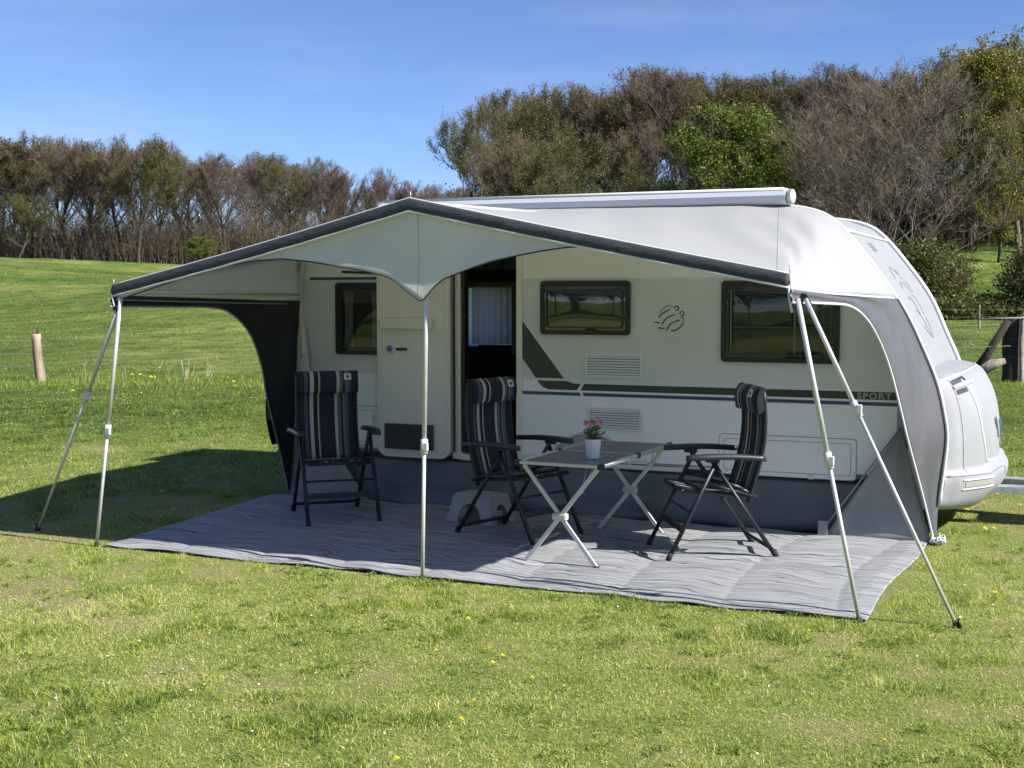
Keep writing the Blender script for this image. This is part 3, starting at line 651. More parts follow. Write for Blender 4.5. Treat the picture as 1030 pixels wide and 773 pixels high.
# side emblem: outlined bird strokes
mb = MB()
def stroke(pts, r=.0045):
    P = catmull([((x - 455) / 855 * .245 * 2.0 * .98, (380 - z) / 773 * .42, 0) for x, z in pts], 5)
    mb.tube([(-2.893 + p.x, YN - .003, 1.57 + p.y) for p in P], r, 6)
stroke([(320, 388), (390, 320), (470, 280)]); stroke([(362, 492), (425, 400), (540, 348)]); stroke([(428, 570), (495, 470), (610, 425)])
stroke([(495, 575), (570, 560), (640, 500), (668, 455)]); stroke([(255, 457), (330, 462)]); stroke([(318, 538), (400, 542)])
stroke([(535, 258), (560, 230), (595, 245), (590, 285), (550, 290)], .0035); stroke([(612, 335), (640, 300), (670, 325), (655, 368), (625, 350)], .0035)
stroke([(330, 320), (400, 245), (480, 222), (520, 245)], .0022); stroke([(665, 440), (660, 400), (620, 385)], .0022)
cpart(mb, 'bird_emblem', 'dark_vent')
# windows
def window(x0, z0, x1, z1, name='window', inner=None):
    mb = MB(); mb.plate([rrect(x0, z0, x1, z1, .03), rrect(x0 + .035, z0 + .035, x1 - .035, z1 - .045, .025)], YN - .032, .034)
    f = cpart(mb, name, 'black_plastic')
    mb = MB()
    def g(u, v):
        x = x0 + .012 + (x1 - x0 - .024) * u; z = z0 + .012 + (z1 - z0 - .024) * v
        return (x, YN - .024 - .012 * (1 - (2 * u - 1) ** 4) * (1 - (2 * v - 1) ** 4), z)
    mb.grid(g, 14, 10); mb.build('pane', 'glass' if not inner else 'clear_glass', f)
    if inner:
        mb = MB(); mb.plate([rrect(x0 + .02, z0 + .02, x1 - .02, z1 - .02, .02)], YN - .006, .002); mb.build('inner_shade', 'dark_vent', f)
        for cx, cw_ in inner:
            mb = MB(); mb.grid(lambda u, v: (cx + cw_ * (u - .5) * (1 - .25 * math.sin(v * PI)), YN - .012 - .004 * math.sin(u * 26), z0 + .05 + (z1 - z0 - .12) * v), 24, 4); mb.build('curtain', 'pale_curtain', f, recalc=False)
    mb = MB(); a = .075
    mb.plate([rrect(x0 + .05, z0 + .05, x1 - .05, z1 - .065, .03), rrect(x0 + .062, z0 + .062, x1 - .062, z1 - .077, .025)], YN - .0385, .002); mb.build('seal', 'dark_vent', f)
    return f
window(-5.815, 1.232, -5.15, 1.836, inner=[(-5.69, .10), (-5.43, .09)]); window(-3.937, 1.425, -3.195, 1.846)
wr = window(-2.478, 1.238, -1.610, 1.842, inner=[(-1.93, .03)])
mb = MB(); mb.box((-1.93, YN - .038, 1.54), (.012, .003, .46)); mb.box((-2.40, YN - .038, 1.54), (.012, .003, .46)); mb.box((-2.04, YN - .038, 1.50), (.72, .003, .004)); mb.build('blind_guide', 'vent_gap', wr)
# grilles
def grille(x0, z0, x1, z1):
    mb = MB(); mb.plate([rrect(x0, z0, x1, z1, .018), rrect(x0 + .022, z0 + .02, x1 - .022, z1 - .02, .008)], YN - .012, .012)
    g = cpart(mb, 'fridge_grille', 'vent_white')
    mb = MB(); mb.plate([rrect(x0 + .02, z0 + .018, x1 - .02, z1 - .018, .006)], YN - .004, .002); mb.build('grille_back', 'vent_gap', g)
    mb = MB(); k = 7
    for i in range(k):
        zz = z0 + .02 + (z1 - z0 - .04) * (i + .55) / k
        mb.box(((x0 + x1) / 2, YN - .008, zz), (x1 - x0 - .05, .003, (z1 - z0 - .04) / k * .75), Matrix.Rotation(R(-28), 3, 'X'))
    mb.build('louvre', 'vent_white', g)
grille(-3.565, 1.094, -3.095, 1.280); grille(-3.54, .682, -3.095, .858)
# lockers
def locker(x0, z0, x1, z1, knob=None):
    mb = MB(); o_ = rrect(x0, z0, x1, z1, .03); i_ = rrect(x0 + .006, z0 + .006, x1 - .006, z1 - .006, .026)
    mb.plate([o_, i_], YN - .002, .002, 1); mb.plate([rrect(x0 + .006, z0 + .006, x1 - .006, z1 - .006, .026)], YN - .0035, .003, 0)
    i2 = rrect(x0 + .04, z0 + .035, x1 - .04, z1 - .035, .02); i3 = rrect(x0 + .044, z0 + .039, x1 - .044, z1 - .039, .018)
    mb.plate([i2, i3], YN - .0055, .002, 1)
    f = cpart(mb, 'locker_door', ['lower_white', 'groove'])
    if knob:
        mb = MB(); mb.box((knob[0], YN - .012, knob[1]), (.045, .014, .03), bev=.006); mb.build('locker_latch', 'vent_white', f)
locker(-2.493, .392, -1.475, .700, (-1.80, .405)); locker(-5.70, .46, -5.42, .80, (-5.46, .70))
# doorway frame, open door folded back on the wall
mb = MB(); mb.plate([[(-4.715, .395), (-4.10, .395), (-4.10, 2.12), (-4.715, 2.12)], rrect(-4.65, .43, -4.148, 2.075, .05)], YN - .016, .02, 0)
fr = cpart(mb, 'door_frame', 'door_rim')
mb = MB(); mb.box((-4.697, YN - .024, 1.25), (.012, .012, 1.6)); mb.box((-4.672, YN - .024, 1.25), (.008, .012, 1.6), mi=1); mb.build('hinge_strip', ['black_plastic', 'alu'], fr)
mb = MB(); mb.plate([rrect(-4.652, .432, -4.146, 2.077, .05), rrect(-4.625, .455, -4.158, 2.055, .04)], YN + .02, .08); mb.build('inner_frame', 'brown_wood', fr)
mb = MB(); mb.box((-4.13, YN - .02, 1.22), (.018, .012, .12), bev=.003); mb.build('latch_plate', 'bright_trim', fr)
DY = YN - .082
dp = rrect(-5.388, .392, -4.715, 2.05, .09)
mb = MB(); mb.plate([dp], DY + .01, .035, 1); mb.plate([rrect(-5.352, .43, -4.752, 2.02, .06)], DY, .012, 0)
door = cpart(mb, 'door', ['door_beige', 'door_rim'])
mb = MB(); mb.box((-5.087, DY - .03, 1.497), (.475, .06, .085), bev=.012); mb.build('door_shelf', 'door_beige', door)
mb = MB(); mb.lathe([(0, -.02), (.03, -.02), (.045, -.01), (.048, 0)], 24); mb.v = [(v[0] - 5.25, v[2] + DY, v[1] + 1.292) for v in mb.v]; lk = mb.build('door_lock', 'bright_trim', door)
mb = MB(); mb.lathe([(0, -.026), (.024, -.026), (.028, -.019)], 20); mb.v = [(v[0] - 5.25, v[2] + DY, v[1] + 1.292) for v in mb.v]; mb.build('lock_knob', 'lightblue', lk)
mb = MB(); mb.box((-5.145, DY - .015, 1.288), (.10, .016, .022), bev=.005); mb.build('door_handle', 'dark_vent', door)
mb = MB(); mb.box((-5.08, DY - .015, .566), (.452, .03, .21), bev=.01)
for k in range(5): mb.box((-5.08, DY - .032, .50 + k * .032), (.41, .006, .012))
mb.build('door_bin', 'dark_vent', door)
# interior seen through the doorway
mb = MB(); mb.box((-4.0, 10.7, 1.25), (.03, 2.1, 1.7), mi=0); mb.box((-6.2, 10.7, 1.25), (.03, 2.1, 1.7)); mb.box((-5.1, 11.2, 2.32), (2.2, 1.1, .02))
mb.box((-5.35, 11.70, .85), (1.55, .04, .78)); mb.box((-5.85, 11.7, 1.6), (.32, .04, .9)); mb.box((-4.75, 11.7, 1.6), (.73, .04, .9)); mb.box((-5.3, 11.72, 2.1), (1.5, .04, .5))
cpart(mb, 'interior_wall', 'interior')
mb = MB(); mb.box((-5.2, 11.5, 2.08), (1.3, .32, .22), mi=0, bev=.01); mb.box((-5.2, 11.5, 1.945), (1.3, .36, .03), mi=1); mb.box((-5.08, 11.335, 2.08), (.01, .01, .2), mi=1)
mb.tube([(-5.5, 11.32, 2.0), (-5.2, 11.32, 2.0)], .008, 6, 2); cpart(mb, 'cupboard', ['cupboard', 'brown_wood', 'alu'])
mb = MB(); mb.box((-5.1, 11.2, .82), (.9, .6, .06), bev=.01); cpart(mb, 'worktop', 'interior')
mb = MB(); mb.grid(lambda u, v: (-5.52 + .44 * u, 11.60 + .012 * math.sin(u * 40), 1.25 + .56 * v), 40, 4); cpart(mb, 'curtain', 'curtain', recalc=False)
mb = MB(); mb.grid(lambda u, v: (-5.74 + .26 * u, 11.66, 1.22 + .64 * v), 2, 2); 
for k in range(9): mb.tube([(-5.69, 11.65, 1.3 + k * .055), (-5.5, 11.65, 1.3 + k * .055)], .003, 4)
cpart(mb, 'window_blind', 'blind', recalc=False)
mb = MB(); mb.box((-5.36, 11.64, 1.83), (.66, .05, .06)); mb.box((-5.07, 11.62, 1.5), (.05, .05, .7)); cpart(mb, 'blind_cassette', 'cupboard')
# awning pad strip on left part of wall
mb = MB(); mb.tube([(-6.10, 9.49, 2.06), (-6.13, 9.48, 1.95), (-6.13, 9.48, 1.6), (-6.10, 9.47, 1.3), (-6.08, 9.45, .9), (-6.09, 9.42, .1)], .018, 8); 
# ------------------------------------------------------------------ draught skirt under the wall
sk = MB()
def skf(u, v):
    x = -6.18 + 5.05 * u; z = .372 * (1 - v); fold = .016 * math.sin(z * 30 + x * 2.5 + 2 * math.sin(x * 1.7)) * v + .030 * math.sin(x * 7 + 2 * math.sin(x * 2.3)) * v + .02 * (float(vnoise(x * 3, v * 2, 1, 3)) - .5) * v
    return (x, YN - .012 - .09 * v + fold, z + .004)
sk.grid(skf, 160, 10)
sko = sk.build('draught_skirt', 'skirt', solid=.002); tag(sko, 'dark blue grey fabric skirt hanging from the caravan floor to the groundsheet', 'skirt')

# ------------------------------------------------------------------ sun canopy
can = thing('sun_canopy', 'white sun canopy with slate grey fascia on aluminium poles in front of the caravan', 'awning', (-3.7, 8.2, 0))
def kpart(mb, name, mats, parent=None, **k):
    o = mb.build(name, mats, parent or can, **k)
    if parent is None: rel(o)
    return o
TL = Vector((-6.02, 7.0, 1.80)); PK = Vector((-3.747, 7.0, 2.318)); TR = Vector((-1.452, 7.0, 1.851))
fr_pts = [TL, PK, TR]
def frontedge(s):   # s 0..1 left tip -> peak -> right tip with slight sag
    if s < .5: t = s / .5; p = TL.lerp(PK, t); sg = .012 * math.sin(t * PI)
    else: t = (s - .5) / .5; p = PK.lerp(TR, t); sg = -.012 * math.sin(t * PI) + .018 * math.sin(t * PI)
    return Vector((p.x, p.y, p.z - sg))
prof_o = inset(prof, -.012)
rail_r = resample([Vector((x, 9.60, z)) for x, z in prof_o if x > -2.05 and z > 1.73] + [Vector((-1.222, 9.60, 1.715))], 24)
rail_l = resample([Vector((-6.355, 9.60, 1.70))] + [Vector((x, 9.60, z)) for x, z in prof_o if x < -5.6 and z > 1.75], 24)
def railpt(s):
    if s < .15: return rail_l[min(24, int(round(s / .15 * 24)))]
    if s > .85: return rail_r[min(24, int(round((s - .85) / .15 * 24)))]
    a = rail_l[-1]; b = rail_r[0]; t = (s - .15) / .7; x = a.x + (b.x - a.x) * t
    return Vector((x, 9.60 - .1 * min(1, 12 * min(t, 1 - t)), 2.41 - .01 * t))
CR_ = Vector((-1.44, 6.985, 1.775)); CL_ = Vector((-6.02, 6.99, 1.735))
def edge_s(s):
    return 0 if s < .15 else (1 if s > .85 else (s - .15) / .7)
def roof(u, v):
    a = frontedge(edge_s(u)); b = railpt(u)
    if u > .85: a = TR.lerp(CR_, (u - .85) / .15)
    if u < .15: a = TL.lerp(CL_, (.15 - u) / .15)
    p = a.lerp(b, v); ek = 1 - max(0, (u - .85) / .15) - max(0, (.15 - u) / .15)
    sag = .035 * math.sin(v * PI) * (1 - abs(2 * edge_s(u) - 1) ** 3 * .6) * ek
    wr_ = .005 * math.sin(u * 60 + v * 6) * math.sin(v * PI) + .010 * math.sin(u * 95 * (1 + .2 * v)) * math.exp(-((u - .87) / .06) ** 2) * math.sin(v * PI) + .006 * math.sin(v * 40 + u * 30) * math.exp(-v * 7)
    return Vector((p.x, p.y, p.z - sag + wr_))
mb = MB(); mb.grid(roof, 160, 24); rf = kpart(mb, 'roof_fabric', 'canopy', recalc=False, solid=.003)
for u_ in (.5, .16, .84):
    mb = MB(); mb.tube([roof(u_, k / 24) + Vector((0, 0, .003)) for k in range(25)], .0016, 5); kpart(mb, 'roof_seam', 'canopy')
# fascia band
def fas(u, v):
    p = frontedge(u); bw = .079 - .004 * abs(2 * u - 1)
    return (p.x, p.y - .006 - .012 * math.sin(v * PI * .9) + .0025 * math.sin(u * 90 + v * 3) * v, p.z + .004 - bw * v)
mb = MB(); mb.grid(fas, 200, 6); kpart(mb, 'fascia', 'fascia', solid=.003)
mb = MB(); mb.tube([fas(i / 60, 1.0) for i in range(61)], .008, 6); pp = kpart(mb, 'fascia_piping', 'piping')
mb = MB(); mb.tube([frontedge(i / 60) + Vector((0, -.004, .004)) for i in range(61)], .0055, 6); kpart(mb, 'top_piping', 'piping')
mb = MB(); mb.tube([(-1.452, 6.99, 1.79), (-1.447, 6.985, 1.72), (-1.430, 6.985, 1.645)], .008, 6); kpart(mb, 'corner_piping', 'piping'); mb = MB(); mb.tube([(-6.02, 6.99, 1.74), (-6.0, 6.985, 1.66)], .006, 6); kpart(mb, 'corner_piping', 'piping')
for p in (TL, PK, TR):
    mb = MB(); mb.tube([p + Vector((0, .01, 0)), p + Vector((0, .01, .045))], .004, 6); kpart(mb, 'pole_spike', 'galv')
# valance
vp = [(-6.001, 1.700), (-5.469, 1.842), (-5.1, 1.925), (-4.85, 1.958), (-4.668, 1.966), (-4.45, 1.945), (-4.253, 1.913), (-4.08, 1.888), (-3.95, 1.859), (-3.88, 1.835), (-3.80, 1.775), (-3.72, 1.725), (-3.685, 1.700), (-3.655, 1.712), (-3.60, 1.78), (-3.53, 1.832), (-3.363, 1.89), (-3.2, 1.938), (-3.041, 1.968), (-2.9, 1.992), (-2.749, 2.010), (-2.60, 2.018), (-2.45, 2.0)]
def valf(u, v):
    x = -6.0 + u * (3.55); 
    for a, b in zip(vp, vp[1:]):
        if a[0] <= x <= b[0] + 1e-6: t = (x - a[0]) / (b[0] - a[0]); zb = a[1] + (b[1] - a[1]) * t
    # top along the fascia
    zt = (TL.z + (PK.z - TL.z) * (x - TL.x) / (PK.x - TL.x) if x < PK.x else PK.z + (TR.z - PK.z) * (x - PK.x) / (TR.x - PK.x)) - .03
    zb = min(zb, zt - .002)
    z = zt + (zb - zt) * v; dx = abs(x + 3.7)
    y = 7.012 + .015 * math.sin(v * PI) * math.exp(-(dx / 1.2) ** 2) + .004 * math.sin(14 * (z + .4 * dx)) * math.exp(-(dx / .5) ** 2) * v
    return (x, y, z)
mb = MB(); mb.grid(valf, 150, 16); kpart(mb, 'valance', 'valance', solid=.002)
mb = MB(); mb.tube([valf(i / 150, 1.0) for i in range(1, 148)], .0045, 5); kpart(mb, 'valance_hem', 'dark_vent')
mb = MB(); mb.tube([valf((-3.70 + 6.0) / 3.55, k / 14) for k in range(15)], .0022, 5); kpart(mb, 'valance_seam', 'groove')
# right wing
Rpip = [(-1.425, 6.95, 1.700), (-1.368, 7.602, 1.690), (-1.321, 8.182, 1.668), (-1.277, 8.572, 1.578), (-1.229, 8.829, 1.423), (-1.183, 8.988, 1.239), (-1.127, 9.094, .978), (-1.084, 9.152, .771), (-1.038, 9.241, .559), (-.979, 9.353, .284), (-.917, 9.42, .0)]
Rtop = [(-1.44, 6.985, 1.775), (-1.376, 7.64, 1.750), (-1.321, 8.36, 1.735), (-1.222, 9.58, 1.712), (-1.14, 9.575, 1.57), (-1.06, 9.57, 1.40), (-.945, 9.56, 1.13), (-.885, 9.53, .90), (-.862, 9.51, .74), (-.875, 9.49, .55), (-.90, 9.48, .30), (-.905, 9.44, .0)]
def wing(pip, top, name, split, wm='wing'):
    A = resample(catmull(pip, 6), 60); B = [Vector(p) for p in top]
    # keep the corner of the top line: match by arc fraction on each leg
    b1 = resample(catmull(B[:4], 4), split); b2 = resample(catmull(B[3:], 4), 60 - split); BB = b1 + b2[1:]
    mb = MB()
    def f(u, v):
        i = int(round(u * 60)); p = A[i].lerp(BB[i], v); w_ = .010 * math.sin(u * 17 + v * 9) * math.sin(v * PI)
        return (p.x + w_, p.y, p.z)
    mb.grid(f, 60, 10); o = kpart(mb, name, wm, solid=.002)
    return A, BB
A, BB = wing(Rpip, Rtop, 'side_wing', 28)
mb = MB(); mb.tube([p + Vector((.004, -.004, 0)) for p in A], .008, 6); mb.tube(BB[:28], .008, 6); kpart(mb, 'wing_piping', 'piping')
mb = MB(); mb.tube([p + Vector((.012, -.012, .0)) for p in BB[28:56]], .012, 6); kpart(mb, 'rail_piping', 'bright_trim')
Lpip = [(-6.02, 6.96, 1.660), (-6.043, 7.506, 1.651), (-6.07, 8.18, 1.637), (-6.085, 8.453, 1.572), (-6.106, 8.703, 1.409), (-6.13, 8.884, 1.144), (-6.15, 8.978, .892), (-6.187, 9.197, .455), (-6.226, 9.412, .0)]
Ltop = [(-6.02, 7.0, 1.735), (-6.04, 7.737, 1.718), (-6.08, 8.6, 1.70), (-6.13, 9.50, 1.685), (-6.16, 9.54, 1.4), (-6.18, 9.54, 1.0), (-6.20, 9.54, .6), (-6.22, 9.52, .3), (-6.24, 9.50, .0)]
A2, BB2 = wing(Lpip, Ltop, 'side_wing', 28, 'wing_shaded')
mb = MB(); mb.tube([p + Vector((.006, -.004, 0)) for p in A2], .007, 6); kpart(mb, 'wing_piping', 'grey_piping')
mb = MB(); mb.tube([p + Vector((.006, 0, -.03)) for p in BB2[:26]], .005, 6); kpart(mb, 'inner_piping', 'grey_piping')
# inside of roof gusset on the left (between the roof edge and the wing)
mb = MB(); mb.grid(lambda u, v: (-6.02 - .11 * u - .03 * v, 7.0 + 2.52 * u, 1.72 - .03 * u + v * (.05 + .33 * u)), 20, 6); kpart(mb, 'roof_gusset', 'valance', solid=.002)
# draught panels
mb = MB()
P = [(-1.165, 9.50, .79), (-1.60, 9.46, .14), (-1.66, 9.30, .005), (-.93, 9.40, .005), (-1.045, 9.30, .50)]
mb.grid(lambda u, v: tuple(Vector(P[0]).lerp(Vector(P[2]).lerp(Vector(P[3]), u), v) + Vector((0, .03 * math.sin(u * 9) * v * (1 - v), 0))), 14, 14)
kpart(mb, 'draught_panel', 'draft', solid=.002)
mb = MB(); mb.tube([Vector(P[0]) + Vector((0, -.01, .01)), Vector(P[2]) + Vector((0.02, -.01, .1))], .006, 6); mb.box((-1.66, 9.28, .07), (.07, .01, .13)); kpart(mb, 'draught_hem', 'grey_piping')
mb = MB(); mb.grid(lambda u, v: (-6.20 + u * (.06 + 1.0 * v ** 1.3 * .75), 9.50 - .12 * v - .02 * math.sin(u * 8), 1.05 - 1.045 * v), 14, 20); kpart(mb, 'draught_panel', 'draft', solid=.002)
mb = MB(); mb.grid(lambda u, v: (-6.21 + u * (.05 + .12 * v ** .7) , 9.49 - .05 * math.sin(u * 3) * v, 1.75 - .75 * v), 8, 16); kpart(mb, 'hanging_flap', 'pad', solid=.002)
mb = MB(); mb.tube(catmull([(-6.06, 9.50, 2.12), (-6.12, 9.49, 1.98), (-6.14, 9.485, 1.8), (-6.13, 9.48, 1.5), (-6.11, 9.47, 1.2)], 5), .020, 8); kpart(mb, 'foam_pad', 'pad')
# poles
def pole(top, foot, joint, r=.0135):
    top = Vector(top); foot = Vector(foot); j = foot.lerp(top, joint)
    mb = MB(); mb.tube([j, top], r, 10); mb.tube([foot, j + (top - j).normalized() * .03], r * .82, 10)
    p = kpart(mb, 'pole', 'alu')
    mb = MB(); d = (top - foot).normalized(); mb.tube([j - d * .045, j + d * .045], r * 1.55, 8); mb.box(j + Vector((.016, -.01, 0)), (.03, .022, .05), bev=.005); mb.build('clamp', 'clamp', p)
    mb = MB(); mb.tube([foot + Vector((0, 0, -.01)), foot + d * .03], r * 1.15, 8); mb.build('foot', 'rubber', p)
pole((-3.668, 7.075, 2.24), (-3.655, 6.967, 0), .365, .0150)
pole((-5.955, 7.0, 1.72), (-6.215, 7.004, 0), .47, .0140); pole((-5.985, 7.02, 1.66), (-7.031, 7.307, 0), .62, .0125)
pole((-1.405, 6.99, 1.72), (-1.047, 6.985, 0), .50, .0145); pole((-1.37, 7.03, 1.72), (-.563, 7.085, 0), .66, .0125)
mb = MB(); mb.tube([(-3.7, 7.03, 2.29), (-3.7, 9.5, 2.36)], .012, 8); kpart(mb, 'ridge_pole', 'alu')
mb = MB(); mb.tube([(-5.98, 7.04, 1.76), (-6.12, 9.45, 1.74)], .012, 8); kpart(mb, 'side_pole', 'alu')
mb = MB(); mb.tube([(-1.47, 7.05, 1.79), (-1.27, 9.45, 1.75)], .012, 8); kpart(mb, 'side_pole', 'alu')
# straps at right corner, peg with crumpled webbing
for c_, d_, a_ in (((-1.395, 7.03, 1.705), (.03, .012, .09), 25), ((-1.36, 7.06, 1.70), (.025, .012, .10), -30), ((-5.99, 7.0, 1.645), (.04, .03, .03), 0)):
    mb = MB(); mb.box(c_, d_, Matrix.Rotation(R(a_), 3, 'Y')); kpart(mb, 'pole_strap', 'black_plastic')
mb = MB(); rnd = random.Random(4)
pts = [(-.90 + rnd.uniform(-.05, .07), 9.40 + rnd.uniform(-.06, .05), .015 + abs(rnd.gauss(0, .025))) for _ in range(26)]
mb.tube(catmull(pts, 3), .0055, 4); mb.tube([(-.86, 9.36, 0), (-.88, 9.38, .09)], .004, 6); kpart(mb, 'ground_peg', 'clamp')
for a_, b_ in (((-.545, 7.08, .0), (-.56, 7.08, .05)), ((-7.05, 7.31, 0), (-7.03, 7.30, .05))):
    mb = MB(); mb.tube([a_, b_], .009, 6); kpart(mb, 'pole_peg', 'black_plastic')

# ------------------------------------------------------------------ groundsheet
def carpet(u, v):
    x = -6.15 + 5.12 * u; y = 7.0 + 2.42 * v
    x += .07 * v * u + .02 * math.sin(y * 3) * float(smooth(.88, 1, u)) - .25 * v * (1 - u) ** 3
    y += .012 * math.sin(x * 4.1) * (1 - v) - .03 * (1 - u) ** 2 * 0
    seg = (u * 5.12 + .10 * math.sin(v * 3)) / .62; fs_ = seg - math.floor(seg); hump = math.sin(fs_ * PI) ** .6
    h = .006 + .016 * hump * float(smooth(0, .06, v)) + .012 * (float(fbm(x * 1.0, y * 2.2, 1.6, 8, 3)) - .4)
    h += .008 * math.sin(y * 26 + 9 * float(fbm(x * .7, y, 1.1, 4, 3))) * (.3 + float(vnoise(x, y, 1.9, 14))) * float(smooth(.0, .1, v))
    e = min(v, 1 - v, u * 2, (1 - u) * 2) * 20; h *= min(1, e + .25)
    if v < .06: h += .012 * (1 + math.sin(x * 9 + 2 * math.sin(x * 3))) * .5 * (1 - v / .06)
    return (x, y, max(.006, h + .008))
mb = MB(); mb.grid(carpet, 420, 150)
cg = mb.build('awning_carpet', 'carpet', recalc=False, solid=.006); tag(cg, 'grey padded groundsheet with fine dark stripes spread on the grass under the canopy', 'groundsheet')

# ------------------------------------------------------------------ folding chairs
def chair_proto():
    t = thing('camping_chair', 'x', 'chair', (0, 0, 0), 0, 'folding camping chairs under the canopy')
    W = .27                 # half width of frame; +x is the way it faces
    def side(s):
        y = s * W
        mb = MB(); mb.tube([(.35, y, .0), (.03, y, .65)], .0150, 8); mb.build('leg', 'chair_frame', t)
        mb = MB(); mb.tube([(-.38, y * .95, .0), (.06, y * .95, .64)], .0150, 8); mb.build('leg', 'chair_frame', t)
        for x in (.35, -.38):
            mb = MB(); mb.tube([(x, y if x > 0 else y * .95, .0), (x - .022 * (1 if x > 0 else -1), y if x > 0 else y * .95, .05)], .019, 8); mb.build('foot', 'rubber', t)
        # flat tapering armrest
        mb = MB(); n = 14; yy = s * (W + .025)
        P = []
        for i in range(n + 1):
            u = i / n; x = .24 - .52 * u; wd = (.040 - .016 * u) * min(1, .45 + 3 * u) ; z = .665 + .012 * math.sin(u * PI) - .01 * u; th = .017
            P += [(x, yy - wd, z - th), (x, yy + wd, z - th), (x, yy + wd * .8, z + th), (x, yy - wd * .8, z + th)]
        fs = [(i * 4 + j, i * 4 + (j + 1) % 4, (i + 1) * 4 + (j + 1) % 4, (i + 1) * 4 + j) for i in range(n) for j in range(4)] + [(3, 2, 1, 0), (n * 4, n * 4 + 1, n * 4 + 2, n * 4 + 3)]
        mb.add(P, fs, 0, True); mb.build('armrest', 'arm_plastic', t)
        mb = MB(); mb.box((.06, y, .648), (.09, .03, .03), bev=.006); mb.build('arm_bracket', 'chair_frame', t)
        mb = MB(); mb.tube([(.10, y, .50), (-.22, y * .93, .405)], .010, 6); mb.build('seat_link', 'chair_frame', t)
    side(1); side(-1)
    # seat
    mb = MB(); mb.tube([(.24, .235, .445), (-.25, .235, .40)], .011, 8); mb.tube([(.24, -.235, .445), (-.25, -.235, .40)], .011, 8); mb.tube([(.25, -.24, .445), (.25, .24, .445)], .012, 8); mb.tube([(-.24, -.24, .40), (-.24, .24, .40)], .011, 8); mb.build('seat_frame', 'chair_frame', t)
    mb = MB(); mb.grid(lambda u, v: (.255 - .49 * v, .225 - .45 * u, .462 - .045 * v - .018 * math.sin(u * PI) * math.sin(v * PI)), 12, 10)
    addfab(mb, 'seat', t, 12, 10)
    mb = MB(); mb.bar((.262, -W, .205), (.262, W, .205), .045, .012, side=Vector((1, 0, 0))); mb.build('stretcher', 'chair_frame', t)
    for (x_, z_, r_) in ((.205, .31, .009), (-.345, .06, .013), (.13, .455, .010)):
        mb = MB(); mb.tube([(x_, -W * .96, z_), (x_, W * .96, z_)], r_, 8); mb.build('stretcher', 'chair_frame', t)
    # back
    def bc(v): # centreline of back, v 0..1
        return (-.20 - .075 * v - .045 * math.sin(v * PI) + .0 * v * v, .43 + .655 * v)
    for s in (-1, 1):
        mb = MB(); mb.tube([(bc(k / 10)[0] - .01, s * .235, bc(k / 10)[1]) for k in range(-1, 11)], .0135, 8); mb.build('back_tube', 'chair_frame', t)
    mb = MB()
    def bf(u, v): x, z = bc(v); return (x - .022 * math.sin(u * PI) * (1 - .5 * v), .232 - .464 * u, z)
    mb.grid(bf, 14, 20); addfab(mb, 'backrest', t, 14, 20)
    # headrest pillow, rounded slab wrapping over the top
    mb = MB(); nu, nv = 16, 20
    def pf(u, v):
        a = 2 * PI * v; y = .245 - .49 * u; e = (1 - abs(2 * u - 1) ** 6) ** .5 * .35 + .65
        x, z = bc(.89); cx = .048 * math.cos(a) * e + .012 * math.sin(3 * a) * .3; cz = .088 * math.sin(a) * (.96 + .04 * e)
        return (x + .012 + cx - cz * .12, y, z + .012 + cz)
    mb.grid(pf, nu, nv); mb.add([pf(0, k / nv) for k in range(nv)], [tuple(range(nv))], 0, True); mb.add([pf(1, k / nv) for k in range(nv)], [tuple(range(nv))], 0, True)
    p = addfab(mb, 'headrest', t, nu, nv)
    mb = MB(); x, z = bc(.89); mb.box((x + .058, .155, z + .055), (.004, .055, .050), Matrix.Rotation(R(-18), 3, 'Y')); mb.box((x + .061, .155, z + .055), (.003, .022, .022), Matrix.Rotation(R(-18), 3, 'Y'), 1); mb.build('care_tag', ['label', 'dark_vent'], p)
    mb = MB(); x, z = bc(.78); mb.box((x - .03, .06, z - .03), (.006, .02, .12)); mb.build('pillow_strap', 'black_plastic', p)
    return t
def addfab(mb, name, parent, nu, nv):
    o = mb.build(name, 'stripe', parent, recalc=False, solid=.006 if name != 'headrest' else 0)
    me = o.data; uvl = me.uv_layers.new(name='UVMap'); W_ = nu + 1; tot = (nu + 1) * (nv + 1)
    for lp in me.loops:
        i = lp.vertex_index
        uvl.data[lp.index].uv = (1 - (i % W_) / nu, (i // W_) / nv) if i < tot else ((0.02, 0) if i < tot + nv else (.97, 0))
    return o
def copy_tree(o, parent=None):
    c = o.copy(); C.objects.link(c)
    if parent is not None: c.parent = parent
    for ch in list(o.children): copy_tree(ch, c)
    return c
ch0 = chair_proto()
chairs = [((-5.26, 8.58, .026), -47, 'striped folding chair at the left wing of the canopy facing the camera'),
          ((-3.65, 8.46, .026), -17, 'striped folding chair in front of the open caravan door beside the grey stool'),
          ((-2.25, 8.40, .030), -149, 'striped folding chair right of the table seen from the side')]
for i, (loc, a, lab) in enumerate(chairs):
    o = ch0 if i == 0 else copy_tree(ch0)
    o.location = loc; o.rotation_euler.z = R(a); o['label'] = lab

